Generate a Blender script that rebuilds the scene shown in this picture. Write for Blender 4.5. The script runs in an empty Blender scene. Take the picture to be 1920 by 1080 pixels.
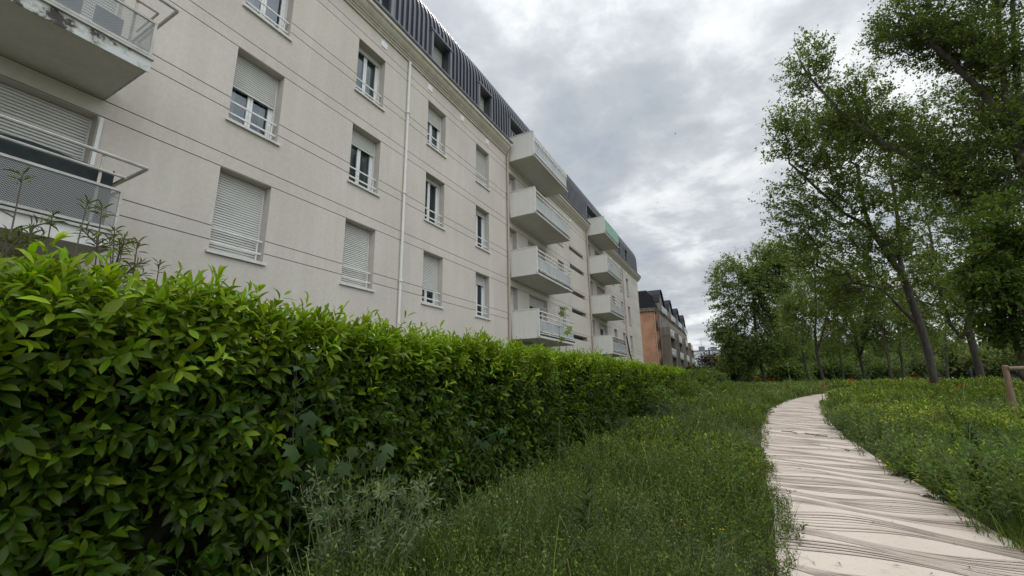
import bpy, math, random
import numpy as np
from mathutils import Vector, Matrix

random.seed(7)
rng = np.random.default_rng(7)
scene = bpy.context.scene
COL = scene.collection
R = math.radians

# ------------------------------------------------------------------ camera
FPX = 795.245                       # focal length in pixels of a 1920 wide picture
CR = Vector((0.8845384, 0.46620629, -0.01560522))
CU = Vector((0.11728161, -0.18989128, 0.97477501))
CF = Vector((-0.45148294, 0.86405613, 0.22264356))
EYE = Vector((0, 0, 1.6))
cam = bpy.data.cameras.new("camera")
cam.sensor_width = 36.0
cam.lens = FPX / 1920 * 36.0
cam.clip_start = 0.05
cam.clip_end = 6000
camo = bpy.data.objects.new("camera", cam)
COL.objects.link(camo)
camo.matrix_world = Matrix(((CR.x, CU.x, -CF.x, 0), (CR.y, CU.y, -CF.y, 0), (CR.z, CU.z, -CF.z, 1.6), (0, 0, 0, 1)))
scene.camera = camo


def at(px, py, Y):
    """the point of the place that stands at depth Y (metres along the facade) in direction (px, py) of the photograph"""
    d = CF + CR * ((px - 960) / FPX) - CU * ((py - 540) / FPX)
    return EYE + d * (Y / d.y)


# ------------------------------------------------------------------ sky, sun, exposure
scene.view_settings.view_transform = 'Standard'
scene.view_settings.look = 'None'
scene.view_settings.exposure = 0.0
scene.view_settings.gamma = 1.0
SUN_EL, SUN_AZ = R(57), R(-30)      # azimuth from +Y towards +X
SUN_DIR = Vector((math.sin(SUN_AZ) * math.cos(SUN_EL), math.cos(SUN_AZ) * math.cos(SUN_EL), math.sin(SUN_EL)))


def N(nt, typ, **kw):
    n = nt.nodes.new(typ)
    for k, v in kw.items():
        if k.startswith('i_'):
            n.inputs[k[2:].replace('_', ' ')].default_value = v
        elif k.startswith('n_'):
            n.inputs[int(k[2:])].default_value = v
        else:
            setattr(n, k, v)
    return n


def mathn(nt, op, a, b=None, c=None, clamp=False):
    n = nt.nodes.new('ShaderNodeMath')
    n.operation = op
    n.use_clamp = clamp
    for i, v in enumerate((a, b, c)):
        if v is None:
            continue
        if isinstance(v, (int, float)):
            n.inputs[i].default_value = v
        else:
            nt.links.new(v, n.inputs[i])
    return n.outputs[0]


def ramp(nt, fac, stops):
    n = nt.nodes.new('ShaderNodeValToRGB')
    els = n.color_ramp.elements
    while len(els) < len(stops):
        els.new(0.5)
    for e, (p, c) in zip(els, stops):
        e.position = p
        e.color = (*c, 1) if len(c) == 3 else c
    nt.links.new(fac, n.inputs[0])
    return n.outputs[0]


def mixc(nt, fac, a, b, blend='MIX'):
    n = nt.nodes.new('ShaderNodeMix')
    n.data_type = 'RGBA'
    n.blend_type = blend
    n.clamp_factor = True
    for i, v in ((0, fac), (6, a), (7, b)):
        if isinstance(v, (int, float)):
            n.inputs[i].default_value = v
        elif isinstance(v, tuple):
            n.inputs[i].default_value = (*v, 1) if len(v) == 3 else v
        else:
            nt.links.new(v, n.inputs[i])
    return n.outputs[2]


world = bpy.data.worlds.new("World")
scene.world = world
world.use_nodes = True
wt = world.node_tree
wt.nodes.clear()
sky = N(wt, 'ShaderNodeTexSky', sky_type='NISHITA', sun_disc=False, sun_elevation=SUN_EL, sun_rotation=SUN_AZ % (2 * math.pi))
tc = N(wt, 'ShaderNodeTexCoord')
sep = N(wt, 'ShaderNodeSeparateXYZ')
wt.links.new(tc.outputs['Generated'], sep.inputs[0])
zc = mathn(wt, 'ADD', mathn(wt, 'MAXIMUM', sep.outputs[2], 0.0), 0.16)
cmb = N(wt, 'ShaderNodeCombineXYZ')
wt.links.new(mathn(wt, 'DIVIDE', sep.outputs[0], zc), cmb.inputs[0])
wt.links.new(mathn(wt, 'DIVIDE', sep.outputs[1], zc), cmb.inputs[1])


def wnoise(scale, detail, rough, dist, off):
    mp = N(wt, 'ShaderNodeMapping')
    mp.inputs['Location'].default_value = off
    wt.links.new(cmb.outputs[0], mp.inputs[0])
    n = N(wt, 'ShaderNodeTexNoise', i_Scale=scale, i_Detail=detail, i_Roughness=rough, i_Distortion=dist)
    wt.links.new(mp.outputs[0], n.inputs['Vector'])
    return n.outputs[0]


n_big = wnoise(0.95, 3.0, 0.5, 0.3, (3.1, 1.7, 0.4))
n_mid = wnoise(2.3, 9.0, 0.58, 0.25, (0.6, 4.3, 2.0))
n_fine = wnoise(6.5, 6.0, 0.6, 0.5, (7.0, 1.0, 5.0))
cl = mathn(wt, 'ADD', mathn(wt, 'MULTIPLY', n_big, 0.36), mathn(wt, 'MULTIPLY', n_mid, 0.50))
cl = mathn(wt, 'ADD', cl, mathn(wt, 'MULTIPLY', n_fine, 0.14))
# the cloud sheet is thin, and so brighter, round the hidden sun
dotn = N(wt, 'ShaderNodeVectorMath', operation='DOT_PRODUCT')
wt.links.new(tc.outputs['Generated'], dotn.inputs[0])
dotn.inputs[1].default_value = SUN_DIR
sunny = mathn(wt, 'POWER', mathn(wt, 'MAXIMUM', dotn.outputs['Value'], 0.0), 14.0)
cl = mathn(wt, 'ADD', cl, mathn(wt, 'MULTIPLY', sunny, 0.10))
cloud = ramp(wt, cl, [(0.39, (4.2, 4.7, 5.2)), (0.46, (5.1, 5.5, 5.95)), (0.51, (6.3, 6.65, 7.0)), (0.55, (8.2, 8.45, 8.65)), (0.62, (10.6, 10.7, 10.7))])
# overcast skies are brightest overhead
zen = mathn(wt, 'ADD', mathn(wt, 'MULTIPLY', mathn(wt, 'POWER', mathn(wt, 'MAXIMUM', sep.outputs[2], 0.0), 5.0), 1.0), 1.0)
# plus an unseen bright sky lobe, added behind the viewer's right to light the facade
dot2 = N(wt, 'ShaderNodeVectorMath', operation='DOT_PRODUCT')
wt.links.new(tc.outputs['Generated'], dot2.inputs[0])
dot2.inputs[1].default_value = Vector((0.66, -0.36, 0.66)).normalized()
fill_lobe = mathn(wt, 'POWER', mathn(wt, 'MAXIMUM', dot2.outputs['Value'], 0.0), 3.0)
zen = mathn(wt, 'ADD', zen, mathn(wt, 'MULTIPLY', fill_lobe, 2.35))
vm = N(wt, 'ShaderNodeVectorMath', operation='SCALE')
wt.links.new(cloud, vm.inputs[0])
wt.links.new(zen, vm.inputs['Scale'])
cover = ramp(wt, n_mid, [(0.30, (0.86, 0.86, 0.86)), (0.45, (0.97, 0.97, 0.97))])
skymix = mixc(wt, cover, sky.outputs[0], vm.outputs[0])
below = mathn(wt, 'LESS_THAN', sep.outputs[2], -0.01)
skymix = mixc(wt, below, skymix, (0.5, 0.55, 0.42))
bg = N(wt, 'ShaderNodeBackground', i_Strength=0.1)
wt.links.new(skymix, bg.inputs[0])
wo = N(wt, 'ShaderNodeOutputWorld')
wt.links.new(bg.outputs[0], wo.inputs[0])

sl = bpy.data.lights.new("sun", 'SUN')
sl.energy = 1.3
sl.angle = R(20)
sl.color = (1.0, 0.96, 0.90)
so = bpy.data.objects.new("sun", sl)
COL.objects.link(so)
so.rotation_euler = (-SUN_DIR).to_track_quat('-Z', 'Y').to_euler()
scene.cycles.max_bounces = 6
scene.cycles.use_denoising = True
scene.cycles.sample_clamp_indirect = 4.0
scene.cycles.transparent_max_bounces = 16

# ------------------------------------------------------------------ materials
MATS = {}


def newmat(name):
    m = bpy.data.materials.new(name)
    m.use_nodes = True
    nt = m.node_tree
    nt.nodes.clear()
    out = N(nt, 'ShaderNodeOutputMaterial')
    b = N(nt, 'ShaderNodeBsdfPrincipled')
    nt.links.new(b.outputs[0], out.inputs[0])
    MATS[name] = m
    return m, nt, b, out


def pm(name, col, rough=0.6, var=0.12, scale=4.0, metal=0.0, bump=0.0, bscale=60.0, spec=0.5, stretch=(1, 1, 1)):
    """plain procedural material: noise varied colour, optional fine bump"""
    m, nt, b, out = newmat(name)
    t = N(nt, 'ShaderNodeTexCoord')
    mp = N(nt, 'ShaderNodeMapping')
    mp.inputs['Scale'].default_value = stretch
    nt.links.new(t.outputs['Object'], mp.inputs[0])
    n = N(nt, 'ShaderNodeTexNoise', i_Scale=scale, i_Detail=6.0, i_Roughness=0.6)
    nt.links.new(mp.outputs[0], n.inputs['Vector'])
    lo = tuple(c * (1 - var) for c in col)
    hi = tuple(min(1, c * (1 + var)) for c in col)
    nt.links.new(ramp(nt, n.outputs[0], [(0.3, lo), (0.7, hi)]), b.inputs['Base Color'])
    b.inputs['Roughness'].default_value = rough
    b.inputs['Metallic'].default_value = metal
    b.inputs['Specular IOR Level'].default_value = spec
    if bump:
        n2 = N(nt, 'ShaderNodeTexNoise', i_Scale=bscale, i_Detail=4.0)
        nt.links.new(t.outputs['Object'], n2.inputs['Vector'])
        bp = N(nt, 'ShaderNodeBump', i_Strength=bump, i_Distance=0.01)
        nt.links.new(n2.outputs[0], bp.inputs['Height'])
        nt.links.new(bp.outputs[0], b.inputs['Normal'])
    return m


def leafmat(name, rough=0.45, trans=0.25, spec=0.5):
    """leaf material; the leaf's own colour comes from the mesh's colour attribute"""
    m, nt, b, out = newmat(name)
    a = N(nt, 'ShaderNodeAttribute', attribute_name='Col')
    nt.links.new(a.outputs['Color'], b.inputs['Base Color'])
    b.inputs['Roughness'].default_value = rough
    b.inputs['Specular IOR Level'].default_value = spec
    tr = N(nt, 'ShaderNodeBsdfTranslucent')
    g = mixc(nt, 1.0, a.outputs['Color'], (1.5, 1.6, 0.7), 'MULTIPLY')
    nt.links.new(g, tr.inputs[0])
    mx = N(nt, 'ShaderNodeMixShader')
    mx.inputs[0].default_value = trans
    nt.links.new(b.outputs[0], mx.inputs[1])
    nt.links.new(tr.outputs[0], mx.inputs[2])
    nt.links.new(mx.outputs[0], out.inputs[0])
    return m


def stucco(name, col, streak=0.10):
    m, nt, b, out = newmat(name)
    t = N(nt, 'ShaderNodeTexCoord')
    P = t.outputs['Object']
    n1 = N(nt, 'ShaderNodeTexNoise', i_Scale=0.5, i_Detail=5.0, i_Roughness=0.55)
    nt.links.new(P, n1.inputs['Vector'])
    mp = N(nt, 'ShaderNodeMapping')
    mp.inputs['Scale'].default_value = (2.2, 2.2, 0.16)
    nt.links.new(P, mp.inputs[0])
    n2 = N(nt, 'ShaderNodeTexNoise', i_Scale=1.6, i_Detail=7.0, i_Roughness=0.6)
    nt.links.new(mp.outputs[0], n2.inputs['Vector'])
    n3 = N(nt, 'ShaderNodeTexNoise', i_Scale=110.0, i_Detail=2.0)
    nt.links.new(P, n3.inputs['Vector'])
    n4 = N(nt, 'ShaderNodeTexNoise', i_Scale=14.0, i_Detail=4.0)
    nt.links.new(P, n4.inputs['Vector'])
    c = ramp(nt, n1.outputs[0], [(0.3, tuple(v * 0.93 for v in col)), (0.7, tuple(v * 1.05 for v in col))])
    s = ramp(nt, n2.outputs[0], [(0.42, (1 - streak * 1.0, 1 - streak * 1.05, 1 - streak * 1.15)), (0.62, (1, 1, 1))])
    c = mixc(nt, 1.0, c, s, 'MULTIPLY')
    g = ramp(nt, n3.outputs[0], [(0.3, (0.86, 0.86, 0.86)), (0.7, (1.1, 1.1, 1.1))])
    c = mixc(nt, 0.8, c, g, 'MULTIPLY')
    g = ramp(nt, n4.outputs[0], [(0.3, (0.95, 0.95, 0.95)), (0.7, (1.03, 1.03, 1.03))])
    c = mixc(nt, 1.0, c, g, 'MULTIPLY')
    nt.links.new(c, b.inputs['Base Color'])
    b.inputs['Roughness'].default_value = 0.9
    b.inputs['Specular IOR Level'].default_value = 0.2
    bp = N(nt, 'ShaderNodeBump', i_Strength=0.35, i_Distance=0.004)
    nt.links.new(n3.outputs[0], bp.inputs['Height'])
    nt.links.new(bp.outputs[0], b.inputs['Normal'])
    return m


M_WALL = stucco('cream_stucco', (0.605, 0.552, 0.482), 0.05)
M_BALC = stucco('balcony_concrete', (0.66, 0.64, 0.60), 0.06)
M_SOFF = stucco('slab_concrete', (0.60, 0.57, 0.52), 0.06)
M_CORN = stucco('cornice_stone', (0.64, 0.585, 0.49), 0.12)
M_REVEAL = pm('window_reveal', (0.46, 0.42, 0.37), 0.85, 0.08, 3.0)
M_GROOVE = pm('groove_shadow_gap', (0.20, 0.18, 0.155), 0.9)
M_PVC = pm('white_frame', (0.74, 0.74, 0.72), 0.4, 0.05)
M_VENT = pm('vent_white', (0.86, 0.86, 0.87), 0.4, 0.03)
M_SHUT = pm('shutter_slats', (0.64, 0.63, 0.59), 0.5, 0.06, 2.0)
M_RAIL = pm('white_painted_rail', (0.70, 0.69, 0.66), 0.45, 0.10, 8.0)
M_GREYRAIL = pm('grey_painted_rail', (0.44, 0.42, 0.385), 0.5, 0.22, 7.0)
M_SILL = pm('sill_stone', (0.62, 0.60, 0.56), 0.75, 0.12, 6.0)
M_GLASS = pm('window_glass', (0.024, 0.028, 0.034), 0.03, 0.3, 0.7)
_b = [n for n in M_GLASS.node_tree.nodes if n.type == 'BSDF_PRINCIPLED'][0]
_b.inputs['IOR'].default_value = 2.1
_b.inputs['Specular Tint'].default_value = (0.72, 0.86, 1.0, 1)
M_ROOF = pm('dark_roof_metal', (0.115, 0.117, 0.132), 0.33, 0.10, 1.5, metal=0.6)
M_ROOFTRIM = pm('grey_zinc_trim', (0.17, 0.175, 0.19), 0.45, 0.10, 3.0, metal=0.4)
M_PIPEB = pm('brown_downpipe', (0.42, 0.34, 0.275), 0.5, 0.08)
M_PIPEW = pm('white_downpipe', (0.68, 0.66, 0.62), 0.5, 0.06)
M_DARK = pm('dark_screen_fabric', (0.022, 0.028, 0.028), 0.85, 0.25, 10.0)
M_GREENNET = pm('green_windbreak', (0.34, 0.56, 0.44), 0.7, 0.2, 12.0)
M_BARK = pm('bark', (0.062, 0.052, 0.042), 0.95, 0.45, 9.0, bump=0.9, bscale=30.0, stretch=(1, 1, 0.25))
M_STEM = pm('green_stem', (0.10, 0.13, 0.05), 0.8, 0.25)
M_DSTEM = pm('dark_green_stem', (0.035, 0.05, 0.018), 0.8, 0.25)
M_TWIG = pm('twig_wood', (0.10, 0.085, 0.065), 0.9, 0.3)
M_WOOD = pm('weathered_post_wood', (0.20, 0.135, 0.085), 0.9, 0.35, 10.0, bump=0.6, bscale=25, stretch=(1, 1, 0.2))
M_LAUREL = leafmat('laurel_leaf', 0.38, 0.32, 0.16)
M_LEAF = leafmat('tree_leaf', 0.55, 0.46, 0.2)
M_WEED = leafmat('weed_leaf', 0.6, 0.30, 0.15)
M_GRASS = leafmat('grass_blade', 0.55, 0.32, 0.2)
M_PETAL = leafmat('petal', 0.7, 0.35, 0.2)
M_BRICKSLATE = pm('slate', (0.030, 0.030, 0.036), 0.9, 0.35, 6.0, spec=0.15)
M_BEIGE = stucco('beige_concrete', (0.30, 0.265, 0.215), 0.35)
M_WHITE = pm('white_panel', (0.70, 0.71, 0.72), 0.5, 0.05)
M_DARKWIN = pm('dark_opening', (0.018, 0.018, 0.02), 0.4, 0.3)
M_BLACK = pm('black_metal', (0.025, 0.025, 0.027), 0.5, 0.2)


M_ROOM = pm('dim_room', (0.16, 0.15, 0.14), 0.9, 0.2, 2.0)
M_CURT = pm('curtain_cloth', (0.60, 0.58, 0.55), 0.9, 0.08, 3.0)


def clearglass():
    m, nt, b, out = newmat('clear_window_pane')
    nt.nodes.remove(b)
    gl = N(nt, 'ShaderNodeBsdfGlossy', i_Roughness=0.02)
    gl.inputs[0].default_value = (0.80, 0.92, 1.0, 1)
    tr = N(nt, 'ShaderNodeBsdfTransparent')
    tr.inputs[0].default_value = (0.60, 0.64, 0.66, 1)
    fr = N(nt, 'ShaderNodeFresnel', i_IOR=2.0)
    mx = N(nt, 'ShaderNodeMixShader')
    nt.links.new(fr.outputs[0], mx.inputs[0])
    nt.links.new(tr.outputs[0], mx.inputs[1])
    nt.links.new(gl.outputs[0], mx.inputs[2])
    nt.links.new(mx.outputs[0], out.inputs[0])
    return m


M_CLEAR = clearglass()


def frosted():
    m, nt, b, out = newmat('frosted_balcony_glass')
    t = N(nt, 'ShaderNodeTexCoord')
    mp = N(nt, 'ShaderNodeMapping')
    mp.inputs['Scale'].default_value = (1, 5.0, 0.5)
    nt.links.new(t.outputs['Object'], mp.inputs[0])
    n = N(nt, 'ShaderNodeTexNoise', i_Scale=2.0, i_Detail=6.0, i_Roughness=0.65)
    nt.links.new(mp.outputs[0], n.inputs['Vector'])
    nt.links.new(ramp(nt, n.outputs[0], [(0.32, (0.36, 0.35, 0.33)), (0.48, (0.58, 0.58, 0.57)), (0.7, (0.70, 0.70, 0.69))]), b.inputs['Base Color'])
    b.inputs['Roughness'].default_value = 0.35
    tr = N(nt, 'ShaderNodeBsdfTranslucent')
    tr.inputs[0].default_value = (0.7, 0.75, 0.78, 1)
    mx = N(nt, 'ShaderNodeMixShader')
    mx.inputs[0].default_value = 0.35
    nt.links.new(b.outputs[0], mx.inputs[1])
    nt.links.new(tr.outputs[0], mx.inputs[2])
    nt.links.new(mx.outputs[0], out.inputs[0])
    return m


M_FROST = frosted()


def perforated():
    """painted sheet steel with a staggered grid of round holes"""
    m, nt, b, out = newmat('perforated_steel')
    b.inputs['Base Color'].default_value = (0.29, 0.29, 0.28, 1)
    b.inputs['Roughness'].default_value = 0.5
    t = N(nt, 'ShaderNodeTexCoord')
    s = N(nt, 'ShaderNodeSeparateXYZ')
    nt.links.new(t.outputs['Object'], s.inputs[0])
    p = 0.026

    def hole(off):
        u = mathn(nt, 'SUBTRACT', mathn(nt, 'FRACT', mathn(nt, 'ADD', mathn(nt, 'DIVIDE', s.outputs[1], p), off + 100)), 0.5)
        v = mathn(nt, 'SUBTRACT', mathn(nt, 'FRACT', mathn(nt, 'ADD', mathn(nt, 'DIVIDE', s.outputs[2], p), off + 100)), 0.5)
        d = mathn(nt, 'ADD', mathn(nt, 'MULTIPLY', u, u), mathn(nt, 'MULTIPLY', v, v))
        return mathn(nt, 'LESS_THAN', d, 0.078)
    h = mathn(nt, 'MAXIMUM', hole(0.0), hole(0.5))
    tr = N(nt, 'ShaderNodeBsdfTransparent')
    mx = N(nt, 'ShaderNodeMixShader')
    nt.links.new(h, mx.inputs[0])
    nt.links.new(b.outputs[0], mx.inputs[1])
    nt.links.new(tr.outputs[0], mx.inputs[2])
    nt.links.new(mx.outputs[0], out.inputs[0])
    return m


M_PERF = perforated()


def stained_edge():
    """white painted slab edge with black lichen and flaking patches"""
    m, nt, b, out = newmat('stained_slab_edge')
    t = N(nt, 'ShaderNodeTexCoord')
    n = N(nt, 'ShaderNodeTexNoise', i_Scale=5.0, i_Detail=8.0, i_Roughness=0.7)
    nt.links.new(t.outputs['Object'], n.inputs['Vector'])
    s = N(nt, 'ShaderNodeSeparateXYZ')
    nt.links.new(t.outputs['Object'], s.inputs[0])
    far = mathn(nt, 'MULTIPLY', mathn(nt, 'SUBTRACT', 1.6, s.outputs[1]), 0.16)
    f = mathn(nt, 'ADD', n.outputs[0], mathn(nt, 'MINIMUM', far, 0.09))
    c = ramp(nt, f, [(0.44, (0.58, 0.59, 0.57)), (0.54, (0.40, 0.39, 0.35)), (0.58, (0.06, 0.055, 0.05)), (0.8, (0.035, 0.033, 0.03))])
    nt.links.new(c, b.inputs['Base Color'])
    b.inputs['Roughness'].default_value = 0.8
    return m


M_EDGE = stained_edge()


def brickmat():
    m, nt, b, out = newmat('red_brick')
    t = N(nt, 'ShaderNodeTexCoord')
    s = N(nt, 'ShaderNodeSeparateXYZ')
    nt.links.new(t.outputs['Object'], s.inputs[0])
    c = N(nt, 'ShaderNodeCombineXYZ')
    nt.links.new(mathn(nt, 'ADD', s.outputs[0], s.outputs[1]), c.inputs[0])
    nt.links.new(s.outputs[2], c.inputs[1])
    br = N(nt, 'ShaderNodeTexBrick', i_Scale=1.0)
    br.inputs['Color1'].default_value = (0.55, 0.245, 0.12, 1)
    br.inputs['Color2'].default_value = (0.42, 0.18, 0.09, 1)
    br.inputs['Mortar'].default_value = (0.45, 0.33, 0.25, 1)
    br.inputs['Brick Width'].default_value = 0.24
    br.inputs['Row Height'].default_value = 0.09
    br.inputs['Mortar Size'].default_value = 0.012
    nt.links.new(c.outputs[0], br.inputs['Vector'])
    n = N(nt, 'ShaderNodeTexNoise', i_Scale=0.7, i_Detail=6.0)
    nt.links.new(t.outputs['Object'], n.inputs['Vector'])
    g = ramp(nt, n.outputs[0], [(0.3, (0.75, 0.75, 0.75)), (0.7, (1.15, 1.15, 1.15))])
    nt.links.new(mixc(nt, 1.0, br.outputs[0], g, 'MULTIPLY'), b.inputs['Base Color'])
    b.inputs['Roughness'].default_value = 0.9
    return m


M_BRICK = brickmat()


def pathmats():
    m, nt, b, out = newmat('pale_path_surface')
    t = N(nt, 'ShaderNodeTexCoord')
    n1 = N(nt, 'ShaderNodeTexNoise', i_Scale=1.3, i_Detail=6.0)
    n2 = N(nt, 'ShaderNodeTexNoise', i_Scale=160.0, i_Detail=2.0)
    n3 = N(nt, 'ShaderNodeTexNoise', i_Scale=18.0, i_Detail=5.0, i_Roughness=0.7)
    for n in (n1, n2, n3):
        nt.links.new(t.outputs['Object'], n.inputs['Vector'])
    c = ramp(nt, n1.outputs[0], [(0.3, (0.55, 0.465, 0.395)), (0.7, (0.61, 0.52, 0.445))])
    c = mixc(nt, 1.0, c, ramp(nt, n2.outputs[0], [(0.3, (0.86, 0.86, 0.86)), (0.7, (1.06, 1.06, 1.06))]), 'MULTIPLY')
    c = mixc(nt, 1.0, c, ramp(nt, n3.outputs[0], [(0.25, (0.78, 0.77, 0.75)), (0.45, (1, 1, 1))]), 'MULTIPLY')
    nt.links.new(c, b.inputs['Base Color'])
    b.inputs['Roughness'].default_value = 0.85
    bp = N(nt, 'ShaderNodeBump', i_Strength=0.3, i_Distance=0.004)
    nt.links.new(n2.outputs[0], bp.inputs['Height'])
    nt.links.new(bp.outputs[0], b.inputs['Normal'])
    m2, nt, b, out = newmat('brown_path_stripe')
    t = N(nt, 'ShaderNodeTexCoord')
    n1 = N(nt, 'ShaderNodeTexNoise', i_Scale=3.0, i_Detail=7.0, i_Roughness=0.7)
    n2 = N(nt, 'ShaderNodeTexNoise', i_Scale=90.0, i_Detail=3.0)
    nt.links.new(t.outputs['Object'], n1.inputs['Vector'])
    nt.links.new(t.outputs['Object'], n2.inputs['Vector'])
    c = ramp(nt, n1.outputs[0], [(0.3, (0.34, 0.275, 0.23)), (0.7, (0.46, 0.385, 0.33))])
    c = mixc(nt, 1.0, c, ramp(nt, n2.outputs[0], [(0.3, (0.78, 0.78, 0.78)), (0.7, (1.15, 1.15, 1.15))]), 'MULTIPLY')
    nt.links.new(c, b.inputs['Base Color'])
    b.inputs['Roughness'].default_value = 0.9
    return m, m2


M_PATH, M_STRIPE = pathmats()


def groundmat():
    m, nt, b, out = newmat('meadow_soil')
    t = N(nt, 'ShaderNodeTexCoord')
    n1 = N(nt, 'ShaderNodeTexNoise', i_Scale=0.35, i_Detail=8.0, i_Roughness=0.65)
    n2 = N(nt, 'ShaderNodeTexNoise', i_Scale=22.0, i_Detail=5.0)
    nt.links.new(t.outputs['Object'], n1.inputs['Vector'])
    nt.links.new(t.outputs['Object'], n2.inputs['Vector'])
    c = ramp(nt, n1.outputs[0], [(0.35, (0.032, 0.05, 0.016)), (0.6, (0.06, 0.085, 0.026)), (0.75, (0.085, 0.095, 0.035))])
    c = mixc(nt, 1.0, c, ramp(nt, n2.outputs[0], [(0.3, (0.45, 0.45, 0.45)), (0.7, (1.3, 1.3, 1.3))]), 'MULTIPLY')
    nt.links.new(c, b.inputs['Base Color'])
    b.inputs['Roughness'].default_value = 0.95
    return m


M_GROUND = groundmat()

# ------------------------------------------------------------------ helpers: objects and meshes
WLOC = {}                            # world position of every parent object's origin


def wloc(o):
    return WLOC.get(o.name, Vector((0, 0, 0)))


class MB:
    def __init__(s):
        s.v, s.f, s.m = [], [], []

    def face(s, pts, mi=0):
        i = len(s.v)
        s.v += [tuple(p) for p in pts]
        s.f.append(tuple(range(i, i + len(pts))))
        s.m.append(mi)

    def box(s, x0, x1, y0, y1, z0, z1, mi=0):
        i = len(s.v)
        s.v += [(x0, y0, z0), (x1, y0, z0), (x1, y1, z0), (x0, y1, z0), (x0, y0, z1), (x1, y0, z1), (x1, y1, z1), (x0, y1, z1)]
        for q in ((0, 3, 2, 1), (4, 5, 6, 7), (0, 1, 5, 4), (1, 2, 6, 5), (2, 3, 7, 6), (3, 0, 4, 7)):
            s.f.append(tuple(i + k for k in q))
            s.m.append(mi)

    def tube(s, a, b, r0, r1=None, n=8, mi=0, caps=True):
        a, b = Vector(a), Vector(b)
        r1 = r0 if r1 is None else r1
        d = (b - a)
        if d.length < 1e-6:
            return
        d.normalize()
        u = d.orthogonal().normalized()
        w = d.cross(u)
        i = len(s.v)
        for k in range(n):
            t = 2 * math.pi * k / n
            o = u * math.cos(t) + w * math.sin(t)
            s.v.append(tuple(a + o * r0))
            s.v.append(tuple(b + o * r1))
        for k in range(n):
            k2 = (k + 1) % n
            s.f.append((i + 2 * k, i + 2 * k2, i + 2 * k2 + 1, i + 2 * k + 1))
            s.m.append(mi)
        if caps:
            s.f.append(tuple(i + 2 * k for k in reversed(range(n))))
            s.f.append(tuple(i + 2 * k + 1 for k in range(n)))
            s.m += [mi, mi]

    def path(s, pts, r, n=8, mi=0):
        for a, b in zip(pts[:-1], pts[1:]):
            s.tube(a, b, r, r, n, mi)

    def extrude_y(s, prof, y0, y1, mi=0, close=True, caps=True):
        """prof: list of (x, z), swept from y0 to y1"""
        n = len(prof)
        i = len(s.v)
        s.v += [(x, y0, z) for x, z in prof] + [(x, y1, z) for x, z in prof]
        for k in range(n if close else n - 1):
            k2 = (k + 1) % n
            s.f.append((i + k, i + k2, i + n + k2, i + n + k))
            s.m.append(mi)
        if caps and close:
            s.f.append(tuple(i + k for k in range(n)))
            s.f.append(tuple(i + n + k for k in reversed(range(n))))
            s.m += [mi, mi]


def link(o, parent=None):
    COL.objects.link(o)
    if parent is not None:
        o.parent = parent
        o.location = -wloc(parent)
    return o


def obj(name, mb, mats, parent=None, smooth=False):
    me = bpy.data.meshes.new(name)
    me.from_pydata(mb.v, [], mb.f)
    if not isinstance(mats, (list, tuple)):
        mats = [mats]
    for m in mats:
        me.materials.append(m)
    if len(mats) > 1:
        me.polygons.foreach_set('material_index', mb.m)
    if smooth:
        me.polygons.foreach_set('use_smooth', [True] * len(me.polygons))
    me.update()
    return link(bpy.data.objects.new(name, me), parent)


def bulk(name, verts, loops, sizes, col, mat, parent=None, smooth=False, mi=None, mats=None):
    """fast mesh from numpy arrays: verts (n,3), loops flat, sizes per face, col (n,3) per vertex"""
    me = bpy.data.meshes.new(name)
    nv, nl, nf = len(verts), len(loops), len(sizes)
    me.vertices.add(nv)
    me.vertices.foreach_set('co', np.ascontiguousarray(verts, np.float32).ravel())
    me.loops.add(nl)
    me.loops.foreach_set('vertex_index', np.ascontiguousarray(loops, np.int32))
    me.polygons.add(nf)
    st = np.zeros(nf, np.int32)
    st[1:] = np.cumsum(sizes)[:-1]
    me.polygons.foreach_set('loop_start', st)
    me.polygons.foreach_set('loop_total', np.ascontiguousarray(sizes, np.int32))
    if smooth:
        me.polygons.foreach_set('use_smooth', np.ones(nf, bool))
    if col is not None:
        at_ = me.color_attributes.new('Col', 'FLOAT_COLOR', 'POINT')
        c4 = np.ones((nv, 4), np.float32)
        c4[:, :3] = col
        at_.data.foreach_set('color', c4.ravel())
    for m in (mats or [mat]):
        me.materials.append(m)
    if mi is not None:
        me.polygons.foreach_set('material_index', np.ascontiguousarray(mi, np.int32))
    me.update(calc_edges=True)
    me.validate()
    return link(bpy.data.objects.new(name, me), parent)


def tag(o, label=None, cat=None, group=None, kind=None):
    for k, v in (('label', label), ('category', cat), ('group', group), ('kind', kind)):
        if v:
            o[k] = v
    return o


def empty(name, loc, label, cat, group=None):
    o = bpy.data.objects.new(name, None)
    COL.objects.link(o)
    o.location = loc
    WLOC[o.name] = Vector(loc)
    o.empty_display_size = 0.2
    return tag(o, label, cat, group)


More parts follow.
